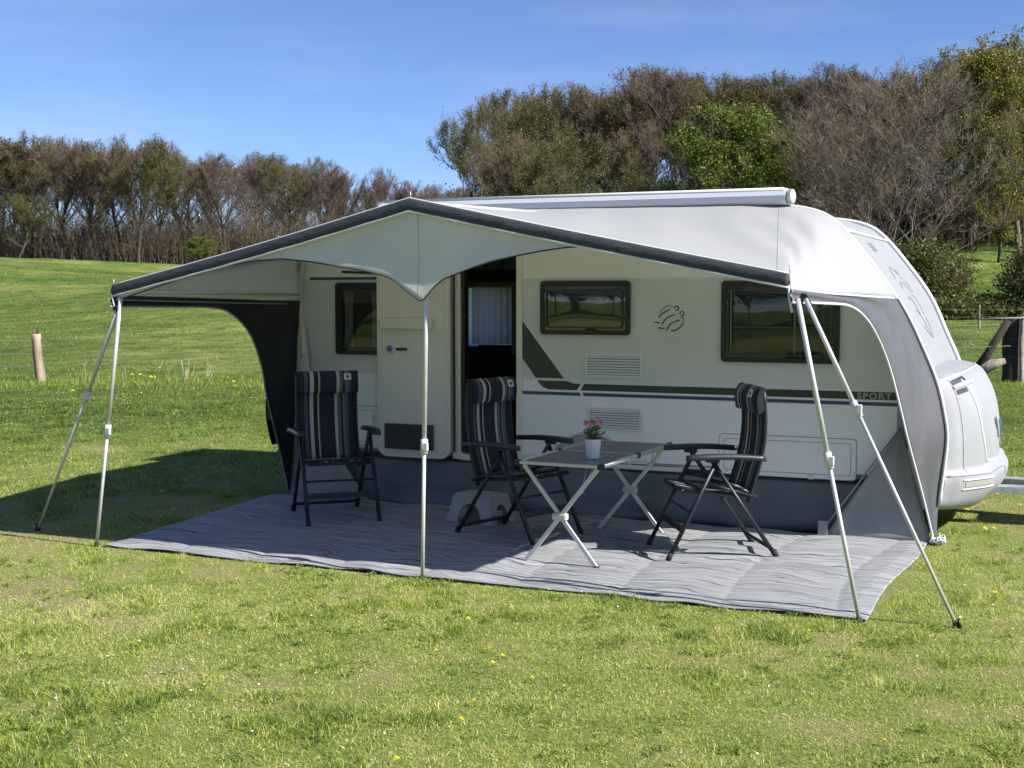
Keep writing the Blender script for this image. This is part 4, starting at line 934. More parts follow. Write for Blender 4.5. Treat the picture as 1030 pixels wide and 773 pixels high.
# ------------------------------------------------------------------ table
tb = thing('folding_table', 'aluminium roll top camping table with crossed legs and dark slats', 'table', (-2.985, 8.24, .026), R(-2))
TH = .645; HW = .285; HL = .66
mb = MB()
for hy in (-1, 1):
    for k in range(9):
        xx = (-HW + .018) + (2 * HW - .036) * (k + .5) / 9
        mb.box((xx, hy * HL / 2, TH), ((2 * HW - .036) / 9 - .0065, HL - .03, .013), bev=.003)
mb.box((0, 0, TH - .012), (2 * HW - .03, 2 * HL - .03, .003), mi=1)
top = mb.build('tabletop', ['slats', 'black_plastic'], tb)
mb = MB(); 
for s in (-1, 1): mb.tube([(s * HW, -HL, TH), (s * HW, HL, TH)], .0145, 8); mb.bar((-HW, s * HL, TH), (HW, s * HL, TH), .022, .018, side=Vector((0, 0, 1)))
mb.bar((-HW, 0, TH + .004), (HW, 0, TH + .004), .022, .014, side=Vector((0, 0, 1)))
mb.build('top_frame', 'alu', tb)
mb = MB()
for sx in (-1, 1):
    for sy in (-1, 0, 1): mb.box((sx * HW, sy * HL * .99, TH), (.036, .05, .036), bev=.006)
mb.build('corner_fitting', 'black_plastic', tb)
for sy in (-1, 1):
    yy = sy * (HL - .03)
    for sx in (-1, 1):
        mb = MB(); mb.bar((sx * .245, yy + sx * .012, .0), (-sx * .26, yy + sx * .012, TH - .015), .028, .016, bev=.004); mb.build('leg', 'alu', tb)
    mb = MB(); mb.box((0, yy, .31), (.10, .052, .045), bev=.01); mb.build('leg_joint', 'bracket', tb)
    mb = MB(); mb.tube([(.22, yy, TH - .02), (.15, yy, .47), (.17, yy + .02, TH - .02)], .005, 6); mb.build('wire_strut', 'alu', tb)
    mb = MB(); 
    for sx in (-1, 1): mb.box((sx * .245, yy + sx * .012, .006), (.035, .022, .014), bev=.004)
    mb.build('leg_foot', 'rubber', tb)
mb = MB(); mb.bar((-.18, -HL + .05, .40), (-.18, HL - .05, .40), .014, .014); mb.build('tie_bar', 'alu', tb)

# ------------------------------------------------------------------ flower pot
px_, py_ = -2.895, 7.90; pz = .026 + TH + .0085
pot = thing('flower_pot', 'white pot of small pink flowers standing on the camping table', 'plant pot', (px_, py_, pz))
mb = MB(); mb.lathe([(0, .0), (.040, .0), (.043, .006), (.053, .118), (.056, .128), (.050, .128), (.046, .11), (0, .108)], 28)
mb.v = [(v[0], v[1], v[2] + (.004 * math.sin(12 * math.atan2(v[1], v[0])) if v[2] > .12 else 0)) for v in mb.v]
mb.build('pot', 'pot', pot)
mb = MB(); mb.lathe([(0, .112), (.046, .112)], 16)
for k in range(14): a = k * 2 * PI / 14; mb.box((.050 * math.cos(a), .05 * math.sin(a), .130), (.012, .012, .006), bev=.002)
mb.build('soil', 'soil', pot)
rnd = random.Random(9); mb = MB()
def leafquad(p, d, L_, W_, mi=0):
    d = d.normalized(); s_ = d.cross(Vector((rnd.gauss(0, 1), rnd.gauss(0, 1), rnd.gauss(0, 1)))).normalized()
    n_ = d.cross(s_)
    mb.add([p, p + d * L_ * .45 + s_ * W_ / 2 + n_ * .003, p + d * L_, p + d * L_ * .45 - s_ * W_ / 2 + n_ * .003], [(0, 1, 2, 3)], mi, True)
tips = [(-.055, .01, .235), (-.015, -.02, .215), (.045, 0, .228), (.055, -.03, .215), (-.03, .03, .24), (.02, .03, .245)]
for tx_, ty_, tz_ in tips + [(-.07, .02, .18), (.07, .01, .17), (0, .05, .2), (-.04, -.04, .18), (.035, -.045, .19)]:
    P = catmull([(rnd.uniform(-.02, .02), rnd.uniform(-.02, .02), .11), (tx_ * .5, ty_ * .5, .11 + (tz_ - .11) * .6), (tx_, ty_, tz_ - .01)], 4)
    mb.tube(P, .0016, 4)
    for _ in range(16):
        p = P[rnd.randrange(1, len(P))]; leafquad(Vector(p), Vector((rnd.gauss(0, 1), rnd.gauss(0, 1), rnd.uniform(-.1, 1.1))), rnd.uniform(.022, .042), rnd.uniform(.009, .016))
for a, l_ in ((3.4, .075), (2.9, .06), (0.1, .05)):
    leafquad(Vector((0, 0, .15)), Vector((math.cos(a), math.sin(a) * .3, .25)), l_, .018)
mb.build('foliage', 'leaf', pot, recalc=False)
for tx_, ty_, tz_, rr_ in ((-.055, .01, .235, .014), (-.012, -.025, .218, .024), (.043, -.01, .236, .029), (.064, -.02, .215, .019), (-.03, .03, .240, .013), (.01, .02, .245, .012)):
    mb = MB()
    for k in range(22):
        a = rnd.uniform(0, 2 * PI); el = rnd.uniform(-.2, 1.3); d = Vector((math.cos(a) * math.cos(el), math.sin(a) * math.cos(el), math.sin(el)))
        c_ = Vector((tx_, ty_, tz_)) + d * rr_ * .5; s_ = d.cross(Vector((rnd.gauss(0, 1), rnd.gauss(0, 1), 1))).normalized() * rr_ * .55; t_ = d.cross(s_).normalized() * rr_ * .55
        mb.add([c_ - s_ - t_, c_ + s_ - t_ + d * rr_ * .3, c_ + s_ + t_, c_ - s_ + t_ + d * rr_ * .3], [(0, 1, 2, 3)], 0, True)
    mb.build('blossom', 'petal', pot, recalc=False)

# ------------------------------------------------------------------ step stool
st = thing('step_stool', 'low grey plastic step stool on the groundsheet behind the middle chair', 'stool', (-4.15, 8.87, .024), R(-14))
mb = MB(); SW, SD, SH = .19, .13, .215
mb.box((0, 0, SH - .012), (2 * SW - .03, 2 * SD - .03, .024), bev=.01); mb.build('seat', 'stool', st)
for ax in ('x', 'y'):
    for s in (-1, 1):
        hw = SW if ax == 'x' else SD; fl = 1.16
        outer = [(-hw * fl, 0), (-hw * .9, SH - .02), (hw * .9, SH - .02), (hw * fl, 0), (hw * .62, 0)]
        arch = [(hw * .56 * math.cos(a), .0 + (SH * .68) * math.sin(a) ** .7) for a in [PI * k / 12 for k in range(1, 12)]]
        poly = outer + arch + [(-hw * .62, 0)]
        mb = MB(); mb.plate([poly], 0, .012)
        off = (SD if ax == 'x' else SW)
        vv = []
        for (x, y, z) in mb.v:
            o_ = s * (off * (.9 + .24 * (1 - z / SH)) - y)
            vv.append((x, o_, z) if ax == 'x' else (o_, x, z))
        mb.v = vv; mb.build('side_panel', 'stool', st)

# ------------------------------------------------------------------ fences
rnd = random.Random(12)
def wood_post(mb, x, y, h, r, lean=(0, 0), mi=0, flat=1.0):
    z = tz(x, y) - .2; n = 9; k = 9; vs = []
    for i in range(k):
        t = i / (k - 1); wob = Vector((lean[0] * t + .012 * math.sin(t * 7), lean[1] * t, 0))
        for j in range(n):
            a = 2 * PI * j / n; q = r * (1 + .1 * math.sin(3 * a + t * 4)) * (1 - .1 * t)
            vs.append((x + wob.x + q * math.cos(a), y + wob.y + q * math.sin(a) * flat, z + t * (h + .2)))
    mb.add(vs, [(i * n + j, i * n + (j + 1) % n, (i + 1) * n + (j + 1) % n, (i + 1) * n + j) for i in range(k - 1) for j in range(n)] + [tuple((k - 1) * n + j for j in range(n))], mi, True)
def wires(P, hs, mb, r=.004, sag=.05):
    for h in hs:
        for (a, b) in zip(P, P[1:]):
            a_ = Vector((a[0], a[1], tz(*a) + h)); b_ = Vector((b[0], b[1], tz(*b) + h))
            mb.tube([a_.lerp(b_, k / 6) - Vector((0, 0, sag * math.sin(k / 6 * PI))) for k in range(7)], r, 4)
PA = (-18.89, 19.84); PB = (-1.25, 27.35)
fa = thing('wire_fence', 'wire fence with one weathered leaning post crossing the meadow at the left', 'fence', (PA[0], PA[1], 0))
mb = MB(); wood_post(mb, PA[0], PA[1], .95, .10, (-.12, 0)); rel(mb.build('post', 'wood_post', fa)); 
mb = MB(); wood_post(mb, -9.7, 23.75, .95, .09, (.05, 0)); rel(mb.build('post', 'wood_post', fa))
mb = MB(); wood_post(mb, -28.2, 15.95, .95, .09, (.05, 0)); rel(mb.build('post', 'wood_post', fa))
mb = MB(); mb.tube([(PA[0] - .08, PA[1], .9), (PA[0] - .08, PA[1], 1.07)], .02, 6); rel(mb.build('insulator', 'black_plastic', fa))
mb = MB(); wires([(-28.2, 15.95), PA, (-9.7, 23.75), (-1.45, 27.25)], (.82, .56, .32), mb, .003); rel(mb.build('wire', 'wire', fa))
fb = thing('corner_fence', 'dark corner fence post with diagonal brace, leaning pale log and wires at the right edge', 'fence', (-1.35, 27.3, 0))
mb = MB(); wood_post(mb, -1.32, 27.35, 1.28, .17, (0.03, 0), 0, .8); rel(mb.build('post', 'dark_post', fb))
mb = MB(); wood_post(mb, -1.10, 27.25, 1.30, .045, (0.0, 0)); rel(mb.build('post', 'log', fb))
mb = MB(); mb.tube([(-2.12, 27.1, -.05), (-1.75, 27.12, .5), (-1.35, 27.15, 1.22)], [.085, .08, .07], 8); rel(mb.build('brace', 'dark_post', fb))
mb = MB(); mb.tube([(-2.05, 26.98, .02), (-1.85, 26.95, .2), (-1.6, 26.95, .37), (-1.38, 26.98, .44)], [.06, .10, .11, .05], 10); rel(mb.build('log', 'log', fb))
mb = MB(); wires([(-1.3, 27.2), (6.0, 30.3), (14, 33.5)], (1.18, .85, .5, .2), mb, .0035); wires([(-8.0, 24.6), (-1.3, 27.2)], (1.15, .72), mb, .005, .1); mb.tube([(-2.0, 27.0, 1.24), (-1.05, 27.2, 1.27)], .018, 6); rel(mb.build('wire', 'wire', fb))
fc = thing('far_fence', 'low line of thin posts and wire before the hedge far beyond the caravan front', 'fence', (-6, 66, 0))
P = [(-14, 62), (-10.5, 63.5), (-7.2, 65), (-4.6, 66), (-1.6, 67.2), (1.4, 68.4), (4.6, 69.7), (8, 71)]
for k, (x, y) in enumerate(P):
    mb = MB(); wood_post(mb, x, y, 1.15, .06 if k % 3 == 0 else .035); rel(mb.build('post', 'wood_post' if k % 3 == 0 else 'dark_post', fc))
mb = MB(); wires(P, (.95, .6), mb, .006); rel(mb.build('wire', 'wire', fc))

# ------------------------------------------------------------------ trees
def bark(name, c, c2): return mat(name, c, .9, col2=c2, scale=1.2, ramp=(.3, .7))
BR = {'brown': bark('brown twigs', (.105, .073, .048), (.16, .115, .078)), 'purple': bark('purple brown twigs', (.108, .074, .058), (.165, .12, .092)),
      'olive': bark('olive twigs', (.105, .092, .045), (.16, .142, .065)), 'grey': bark('grey brown twigs', (.125, .095, .070), (.20, .155, .115))}
TRK = {'dark': bark('dark bark', (.045, .037, .028), (.085, .07, .052)), 'pale': bark('pale bark', (.10, .085, .065), (.17, .15, .115))}
M['bud'] = blade_mat('olive buds', [(0, (.065, .068, .018)), (.5, (.105, .105, .03)), (1, (.16, .155, .048))], .3)
M['bronze'] = blade_mat('bronze buds', [(0, (.075, .055, .025)), (.5, (.12, .09, .038)), (1, (.17, .135, .055))], .3)
M['fresh'] = blade_mat('fresh leaves', [(0, (.07, .11, .012)), (.5, (.15, .20, .022)), (1, (.27, .31, .05))], .35)
M['yellow'] = blade_mat('yellow green leaves', [(0, (.09, .095, .015)), (.5, (.22, .205, .028)), (1, (.38, .34, .05))], .35)
M['bushleaf'] = blade_mat('hedge leaves', [(0, (.05, .065, .015)), (.5, (.10, .125, .025)), (1, (.18, .20, .045))], .3)

def skeleton(rnd, H, crown_r, trunk_frac, spread, nlimb, twigs, multi=1, up=.55):
    """returns thick segments and twig segments: (p, q, r0, r1)"""
    thick = []; tw = []
    lim_ends = []
    for mstem in range(multi):
        base = Vector((rnd.uniform(-.5, .5), rnd.uniform(-.5, .5), 0)) * (0 if multi == 1 else 1)
        dirv = Vector((rnd.gauss(0, .06), rnd.gauss(0, .06), 1)) if multi == 1 else Vector((rnd.gauss(0, .42), rnd.gauss(0, .42), 1))
        dirv.normalize(); p = base; r = H * .0155 * (1 if multi == 1 else .45); steps = 9; L_ = H * (.70 if multi == 1 else .8) / steps; d = dirv
        for i in range(steps):
            q = p + d * L_; r2 = r * (.90 if i < steps * trunk_frac else .78)
            thick.append((p, q, r, r2)); frac = (i + 1) / steps
            if frac > trunk_frac:
                for _ in range(nlimb):
                    a = rnd.uniform(0, 2 * PI); e = rnd.uniform(.25, .95) * (1.2 - frac * .5) * spread
                    dd = (Vector((math.cos(a) * e, math.sin(a) * e, up * rnd.uniform(.45, 1.5) + .1))).normalized()
                    bz = H * (.62 if multi == 1 else .50); az_ = H * (.38 if multi == 1 else .50); oc = Vector((q.x / crown_r, q.y / crown_r, (q.z - bz) / az_)); dc = Vector((dd.x / crown_r, dd.y / crown_r, dd.z / az_))
                    A_ = dc.dot(dc); B_ = oc.dot(dc); C_ = oc.dot(oc) - 1; ds = B_ * B_ - A_ * C_; hit = (-B_ + math.sqrt(ds)) / A_ if ds > 0 else .5
                    lim_ends.append((q, dd, r2 * rnd.uniform(.35, .6), max(.8, hit * rnd.uniform(.70, .95))))
            d = (d + Vector((rnd.gauss(0, .09), rnd.gauss(0, .09), .06))).normalized(); p = q; r = r2
    subs = []
    for (p, d, r, ln_) in lim_ends:
        n_ = 5; L_ = ln_ / n_
        for i in range(n_):
            q = p + d * L_; r2 = r * .76; thick.append((p, q, r, r2))
            for _ in range(2 if i else 1):
                dd = (d + Vector((rnd.gauss(0, .55), rnd.gauss(0, .55), rnd.gauss(.15, .4)))).normalized(); subs.append((q, dd, r2 * .6, min(1.9, ln_ * rnd.uniform(.25, .5))))
            d = (d + Vector((rnd.gauss(0, .12), rnd.gauss(0, .12), .05))).normalized(); p = q; r = r2
        subs.append((p, d, r, min(1.8, ln_ * .3)))
    per = max(1, twigs // max(1, len(subs)))
    for (p, d, r, ln_) in subs:
        n_ = 3; L_ = ln_ / n_; pts = [p]
        for i in range(n_):
            q = p + d * L_; r2 = max(.008, r * .65); tw.append((p, q, max(r, .010), r2)); p = q; r = r2; pts.append(p)
            d = (d + Vector((rnd.gauss(0, .2), rnd.gauss(0, .2), .12))).normalized()
        for _ in range(per):
            k = rnd.random() * (len(pts) - 1); i = int(k); b = pts[i].lerp(pts[i + 1], k - i)
            dd = (d + Vector((rnd.gauss(0, .6), rnd.gauss(0, .6), rnd.gauss(.2, .45)))).normalized(); l2 = rnd.uniform(.35, .95) * (H / 16)
            tw.append((b, b + dd * l2, .013, .006))
    return thick, tw
def seg_mesh(segs, n):
    P = np.array([[s[0][:], s[1][:]] for s in segs], dtype=np.float32); Rr = np.array([[s[2], s[3]] for s in segs], dtype=np.float32)
    D = P[:, 1] - P[:, 0]; D /= np.linalg.norm(D, axis=1, keepdims=True) + 1e-9
    ref = np.where(np.abs(D[:, 2:3]) < .9, np.array([[0, 0, 1.]]), np.array([[1., 0, 0]]))
    U = np.cross(D, ref); U /= np.linalg.norm(U, axis=1, keepdims=True); V = np.cross(D, U)
    an = np.arange(n) * 2 * PI / n; ring = U[:, None] * np.cos(an)[None, :, None] + V[:, None] * np.sin(an)[None, :, None]
    vs = np.concatenate([P[:, None, 0] + ring * Rr[:, None, 0:1], P[:, None, 1] + ring * Rr[:, None, 1:2]], 1)
    N = len(segs); b = (np.arange(N) * 2 * n)[:, None, None]; j = np.arange(n)
    q = np.stack([j, (j + 1) % n, n + (j + 1) % n, n + j], -1)[None] + b
    return vs.reshape(-1, 3), q.reshape(-1, 4)
def raw_mesh(name, vs, quads, mats, mi=None, tint=None, smooth_=False):
    me = bpy.data.meshes.new(name); me.vertices.add(len(vs)); me.vertices.foreach_set('co', vs.astype(np.float32).ravel())
    me.loops.add(quads.size); me.loops.foreach_set('vertex_index', quads.astype(np.int32).ravel()); me.polygons.add(len(quads))
    me.polygons.foreach_set('loop_start', np.arange(0, quads.size, 4, dtype=np.int32))
    for m in mats: me.materials.append(m)
    if mi is not None: me.polygons.foreach_set('material_index', mi.astype(np.int32))
    if smooth_: me.polygons.foreach_set('use_smooth', np.ones(len(quads), dtype=bool))
    me.update(calc_edges=True)
    if tint is not None: a = me.attributes.new('tint', 'FLOAT', 'POINT'); a.data.foreach_set('value', tint.astype(np.float32))
    return me
def leaf_quads(rg, pts, size, zr):
    n = len(pts); d = rg.normal(size=(n, 3)); d /= np.linalg.norm(d, axis=1, keepdims=True); e = rg.normal(size=(n, 3)); e -= d * (e * d).sum(1, keepdims=True); e /= np.linalg.norm(e, axis=1, keepdims=True)
    s = size * rg.uniform(.5, 1.3, (n, 1)); a = d * s; b = e * s * .7
    vs = np.stack([pts - a, pts - b * .9, pts + a, pts + b * .9], 1).reshape(-1, 3); q = np.arange(n * 4).reshape(-1, 4)
    return vs, q
def tree_meshes(seed, H, crown_r, trunk_frac, spread, nlimb, twigs, twmat, trk, leaf=None, nleaf=0, lsize=.1, multi=1, up=.55, lzmin=0):
    rnd_ = random.Random(seed); rg = np.random.RandomState(seed)
    th, tw = skeleton(rnd_, H, crown_r, trunk_frac, spread, nlimb, twigs, multi, up)
    bz = H * (.62 if multi == 1 else .50); az_ = H * (.40 if multi == 1 else .52); cr_ = crown_r * 1.06
    def inside(p):
        nz_ = .10 * math.sin(p.x * 1.3 + seed) * math.sin(p.y * 1.1 + 2 * seed) + .05 * math.sin(p.x * 3.1 + p.z * 2.3)
        return (p.x / cr_) ** 2 + (p.y / cr_) ** 2 + ((p.z - bz) / az_) ** 2 < (1 + nz_) ** 2 or p.z < bz
    tw = [s_ for s_ in tw if inside(s_[1])]; th = [s_ for s_ in th if inside(s_[1])]
    v, q = seg_mesh(th, 6); tm = raw_mesh('trunk', v, q, [trk], smooth_=True)
    v, q = seg_mesh(tw, 3); mats = [twmat]; mi = np.zeros(len(q), int); tint = np.zeros(len(v))
    if leaf:
        ends = np.array([s[1][:] for s in tw]); ends = ends[ends[:, 2] > lzmin]
        # leaves gather in clumps around a share of the twig ends
        key = vnoise(ends[:, 0] * .9 + ends[:, 1] * .5, ends[:, 2] * 1.1 - ends[:, 1] * .6, 1.0, seed % 9)
        ends = ends[key > .46] if nleaf > 3000 else ends
        pts = ends[rg.randint(0, len(ends), nleaf)] + rg.normal(0, .16, (nleaf, 3))
        lv, lq = leaf_quads(rg, pts, lsize, 0); q = np.concatenate([q, lq + len(v)]); v = np.concatenate([v, lv]); mi = np.concatenate([mi, np.ones(len(lq), int)]); mats.append(M[leaf])
        tint = np.concatenate([tint, np.repeat(np.clip(rg.normal(.5, .25, nleaf), 0, 1), 4)])
    return tm, raw_mesh('crown', v, q, mats, mi, tint)
PR = {}
PR['beech1'] = tree_meshes(1, 16, 5.6, .36, .75, 4, 5500, BR['brown'], TRK['dark'])
PR['beech2'] = tree_meshes(2, 16, 5.4, .34, .75, 4, 6500, BR['purple'], TRK['dark'])
PR['beech3'] = tree_meshes(3, 16, 5.8, .42, .7, 4, 4500, BR['purple'], TRK['pale'])
PR['oak1'] = tree_meshes(4, 16, 6.9, .36, 1.1, 4, 7500, BR['olive'], TRK['dark'], 'bud', 9000, .085)
PR['oak2'] = tree_meshes(5, 16, 6.5, .33, 1.0, 4, 8000, BR['olive'], TRK['dark'], 'bud', 15000, .085)
PR['brown4'] = tree_meshes(6, 16, 6.7, .30, .9, 4, 10000, BR['brown'], TRK['pale'], 'bronze', 11000, .08)
PR['bush_tree'] = tree_meshes(8, 14, 8.1, .05, 1.25, 3, 15000, BR['grey'], TRK['pale'], multi=4, up=.65)
PR['fresh'] = tree_meshes(9, 11, 4.4, .22, 1.0, 4, 5000, BR['brown'], TRK['dark'], 'fresh', 30000, .085)
PR['yellow1'] = tree_meshes(10, 17, 5.6, .18, .95, 4, 7000, BR['olive'], TRK['pale'], 'yellow', 30000, .10)
PR['yellow2'] = tree_meshes(11, 15, 5.6, .20, 1.05, 4, 7000, BR['olive'], TRK['dark'], 'yellow', 22000, .095)
HGT = {}
for k, (a_, b_) in PR.items():
    zz = np.empty(len(b_.vertices) * 3, np.float32); b_.vertices.foreach_get('co', zz); HGT[k] = float(np.percentile(zz[2::3], 99.7))
HC = 1.75
def ang_pos(px, d):    # direction by compass bearing measured off the heading (tangent units), d metres ahead
    s_ = d * (px - 515) / 1310
    return d * HX + s_ * HY, d * HY - s_ * HX
def place_tree(kind, x, y, top_z, label, group=None, rz=0, wide=1.0):
    wide *= 1.08; z = tz(x, y); sc = (top_z - z) / HGT[kind]
    t = thing('tree', label, 'tree', (x, y, z - .1), rz, group); t.scale = (sc * wide, sc * wide, sc)
    for nm, me in zip(('trunk', 'crown'), PR[kind]):
        o = bpy.data.objects.new(nm, me); C.objects.link(o); o.parent = t
    return t
def top_of(row, d): return HC + (295 - row) * d / 1310
rnd = random.Random(77)
GL = 'trees of the left wood'; GR = 'trees of the right wood'
KD = {'beech1': 'bare mid brown tree with steep limbs', 'beech2': 'bare purplish tree with dense twigs', 'beech3': 'bare purplish tree with pale trunk',
      'oak1': 'olive tinged budding tree', 'oak2': 'fuller olive green budding tree', 'brown4': 'bronze brown budding tree'}
def lab(kind, where): return KD[kind] + ' ' + where
outline = [(-60, 136), (0, 138), (60, 135), (95, 143), (130, 140), (165, 144), (185, 150), (197, 160), (215, 152), (250, 147), (290, 152), (325, 165), (340, 172), (375, 168), (410, 176), (440, 182), (480, 186), (530, 186)]
def oy(px, O):
    for a, b in zip(O, O[1:]):
        if a[0] <= px <= b[0]: return a[1] + (b[1] - a[1]) * (px - a[0]) / (b[0] - a[0])
    return O[0][1] if px < O[0][0] else O[-1][1]
px = -55; k = 0
while px < 520:
    d = 156 + rnd.uniform(-2, 6); x, y = ang_pos(px, d)
    if px < 45: kind = ('oak1', 'oak2', 'brown4')[k % 3]
    elif px < 185: kind = ('beech1', 'beech2', 'brown4')[k % 3]
    elif px < 330: kind = ('beech2', 'beech3', 'oak1')[k % 3]
    else: kind = ('beech3', 'beech2')[k % 2]
    place_tree(kind, x, y, top_of(oy(px, outline) + rnd.uniform(-1, 5), d), lab(kind, 'in the front row of the left wood'), GL, rnd.uniform(0, 6.3), rnd.uniform(.95, 1.15)); px += rnd.uniform(27, 36); k += 1
for d0 in (172, 190):
  px = -60
  while px < 520:
    d = d0 + rnd.uniform(-5, 6); x, y = ang_pos(px, d)
    kind = rnd.choice(['beech1', 'beech2', 'beech3', 'brown4']); place_tree(kind, x, y, top_of(oy(px, outline) + rnd.uniform(3, 12) + (d0 - 170) * .25, d), lab(kind, 'deeper in the left wood'), GL, rnd.uniform(0, 6.3), rnd.uniform(.95, 1.15)); px += rnd.uniform(34, 46)
out2 = [(440, 130), (447, 120), (456, 110), (480, 100), (510, 93), (540, 90), (570, 84), (600, 91), (640, 70), (680, 66), (720, 76), (745, 83), (770, 72), (800, 76), (830, 64), (860, 77), (900, 72), (935, 68), (960, 52), (1000, 43), (1040, 42), (1100, 50), (1170, 60)]
px = 494; k = 0
while px < 960:
    d = 112 + rnd.uniform(-4, 5); x, y = ang_pos(px, d)
    kind = ['beech1', 'oak2', 'oak1', 'brown4', 'oak1', 'beech3', 'brown4'][k % 7]
    place_tree(kind, x, y, top_of(oy(px, out2) + rnd.uniform(0, 8), d), lab(kind, 'in the middle of the right wood'), GR, rnd.uniform(0, 6.3), rnd.uniform(.75, .95)); px += rnd.uniform(23, 31); k += 1
px = 530
while px < 1150:
    d = 128 + rnd.uniform(-5, 5); x, y = ang_pos(px, d)
    kind = rnd.choice(['beech1', 'oak2', 'oak1', 'brown4']); place_tree(kind, x, y, top_of(oy(px, out2) + rnd.uniform(4, 14), d), lab(kind, 'behind the right wood'), GR, rnd.uniform(0, 6.3), rnd.uniform(.9, 1.1)); px += rnd.uniform(32, 44)
px = 520
while px < 900:
    d = 96 + rnd.uniform(-3, 3); x, y = ang_pos(px, d)
    kind = rnd.choice(['oak2', 'brown4', 'beech1', 'brown4']); place_tree(kind, x, y, top_of(oy(px, out2) + rnd.uniform(32, 60), d), lab(kind, 'at the right wood edge'), GR, rnd.uniform(0, 6.3), rnd.uniform(.9, 1.15)); px += rnd.uniform(38, 50)
def solo(kind, px, d, row, label, wide=1.0, rz=0, base=None):
    x, y = ang_pos(px, d); return place_tree(kind, x, y, top_of(row, d), label, None, rz, wide)
solo('fresh', 729, 84, 108, 'fresh bright green leafy tree standing in front of the brown wood above the caravan roof', 1.0, 1)
solo('bush_tree', 905, 80, 74, 'broad bare grey brown tree with many upright stems behind the caravan front', 1.05, 2)
solo('yellow1', 972, 100, 52, 'yellow green tree second from the right edge above the small green field', .95, 3)
solo('yellow1', 1022, 98, 42, 'tallest yellow green tree at the right edge of the photo', .95, 5)
solo('yellow2', 1003, 94, 118, 'smaller yellow leaved tree low between the two tall yellow green trees', 1.0, 1)
solo('yellow2', 1075, 100, 50, 'yellow green tree just beyond the right edge of the wood', 1.0, 4)
solo('oak2', 20, 150, 195, 'olive green budding low tree at the left edge of the left wood', 1.3, 2)
solo('fresh', 203, 150, 238, 'small bright green bush like tree at the foot of the left wood', 1.5, 4)
solo('oak1', 141, 153, 139, 'olive topped tree rising slightly above the brown left wood', .9, 0)
solo('oak2', 474, 106, 112, 'olive green tree forming the left end of the right wood', .72, 0)
solo('oak2', 545, 92, 145, 'low olive green tree in front of the left part of the right wood', 1.1, 0)
# trees behind the photographer, seen mirrored in the caravan windows
for k in range(24):
    x = -78 + k * 4.2 + rnd.uniform(-2, 2); y = -40 + rnd.uniform(-7, 5)
    place_tree(('oak1', 'yellow2', 'brown4', 'fresh')[k % 4], x, y, rnd.uniform(8, 16), 'tree behind the photographer, mirrored dimly in the caravan windows', 'trees mirrored in the windows', rnd.uniform(0, 6), 1.1)

ORD = ['first', 'second', 'third', 'fourth', 'fifth', 'sixth', 'seventh', 'eighth', 'ninth', 'tenth', 'eleventh', 'twelfth']
for tail, short in (('in the front row of the left wood', 'front row of left wood'), ('deeper in the left wood', 'deeper in the left wood'), ('in the middle of the right wood', 'mid right wood'), ('at the right wood edge', 'right wood edge'), ('behind the right wood', 'behind the right wood')):
    for kd in KD.values():
        L_ = [o for o in C.objects if o.get('label') == kd + ' ' + tail]
        L_.sort(key=lambda o: math.atan2(o.location.x * HY - o.location.y * HX, o.location.x * HX + o.location.y * HY))
        if len(L_) > 1:
            for i, o in enumerate(L_): o['label'] = '%s %s from the left, %s' % (ORD[min(i, 11)], kd, short)
# bushes
def bush_mesh(seed, rx, rz_, n, leaf, nst=60):
    rg = np.random.RandomState(seed); segs = []; rn = random.Random(seed)
    for _ in range(nst):
        a = rn.uniform(0, 2 * PI); e = rn.uniform(.1, 1.0); p = Vector((rn.uniform(-.2, .2) * rx, rn.uniform(-.2, .2) * rx, 0)); tgt = Vector((math.cos(a) * e * rx * .85, math.sin(a) * e * rx * .85, rz_ * math.sqrt(max(.05, 1 - e * e * .8)) * .95))
        pts = [p, p.lerp(tgt, .5) + Vector((rn.gauss(0, .2), rn.gauss(0, .2), .3)), tgt]
        for u, v in zip(pts, pts[1:]): segs.append((u, v, .03, .018))
        for _ in range(26):
            b = pts[0].lerp(tgt, rn.uniform(.25, 1)); segs.append((b, b + Vector((rn.gauss(0, .5), rn.gauss(0, .5), rn.uniform(0, .8))), .010, .004))
    v, q = seg_mesh(segs, 3); mi = np.zeros(len(q), int); tint = np.zeros(len(v))
    ends = np.array([s[1][:] for s in segs]); pts = ends[rg.randint(0, len(ends), n)] + rg.normal(0, .22, (n, 3)); pts[:, 2] = np.abs(pts[:, 2])
    lv, lq = leaf_quads(rg, pts, .085, 0); q = np.concatenate([q, lq + len(v)]); v = np.concatenate([v, lv]); mi = np.concatenate([mi, np.ones(len(lq), int)])
    tint = np.concatenate([tint, np.repeat(np.clip(rg.normal(.45, .25, n), 0, 1), 4)])
    return raw_mesh('bush', v, q, [BR['brown'], M[leaf]], mi, tint)
BM = [bush_mesh(1, 3.0, 4.2, 12000, 'bushleaf', 90), bush_mesh(2, 2.5, 3.2, 9000, 'bushleaf', 70)]
def bush(m, px, d, sc, label, rz=0, group=None):
    x, y = ang_pos(px, d); o = bpy.data.objects.new('bush', BM[m]); C.objects.link(o); o.location = (x, y, tz(x, y) - .15); o.scale = (sc, sc, sc); o.rotation_euler.z = rz
    tag(o, label, 'bush', group); return o
bush(0, 925, 74, .95, 'big dark green hedge bush right behind the sloping caravan front', 0)
bush(0, 950, 77, .75, 'rounded dark green bush at the left side of the small green field', 2)
bush(1, 885, 74, 1.15, 'green bush low behind the caravan roof corner', 1)
bush(0, 1050, 72, 1.0, 'dark green bush cut by the right edge below the yellow green trees', 4)
bush(1, 1036, 80, .9, 'smaller pale green bush at the right side of the small green field', 3)
bush(1, 840, 76, 1.2, 'green bush behind the right end of the awning cassette', 5)
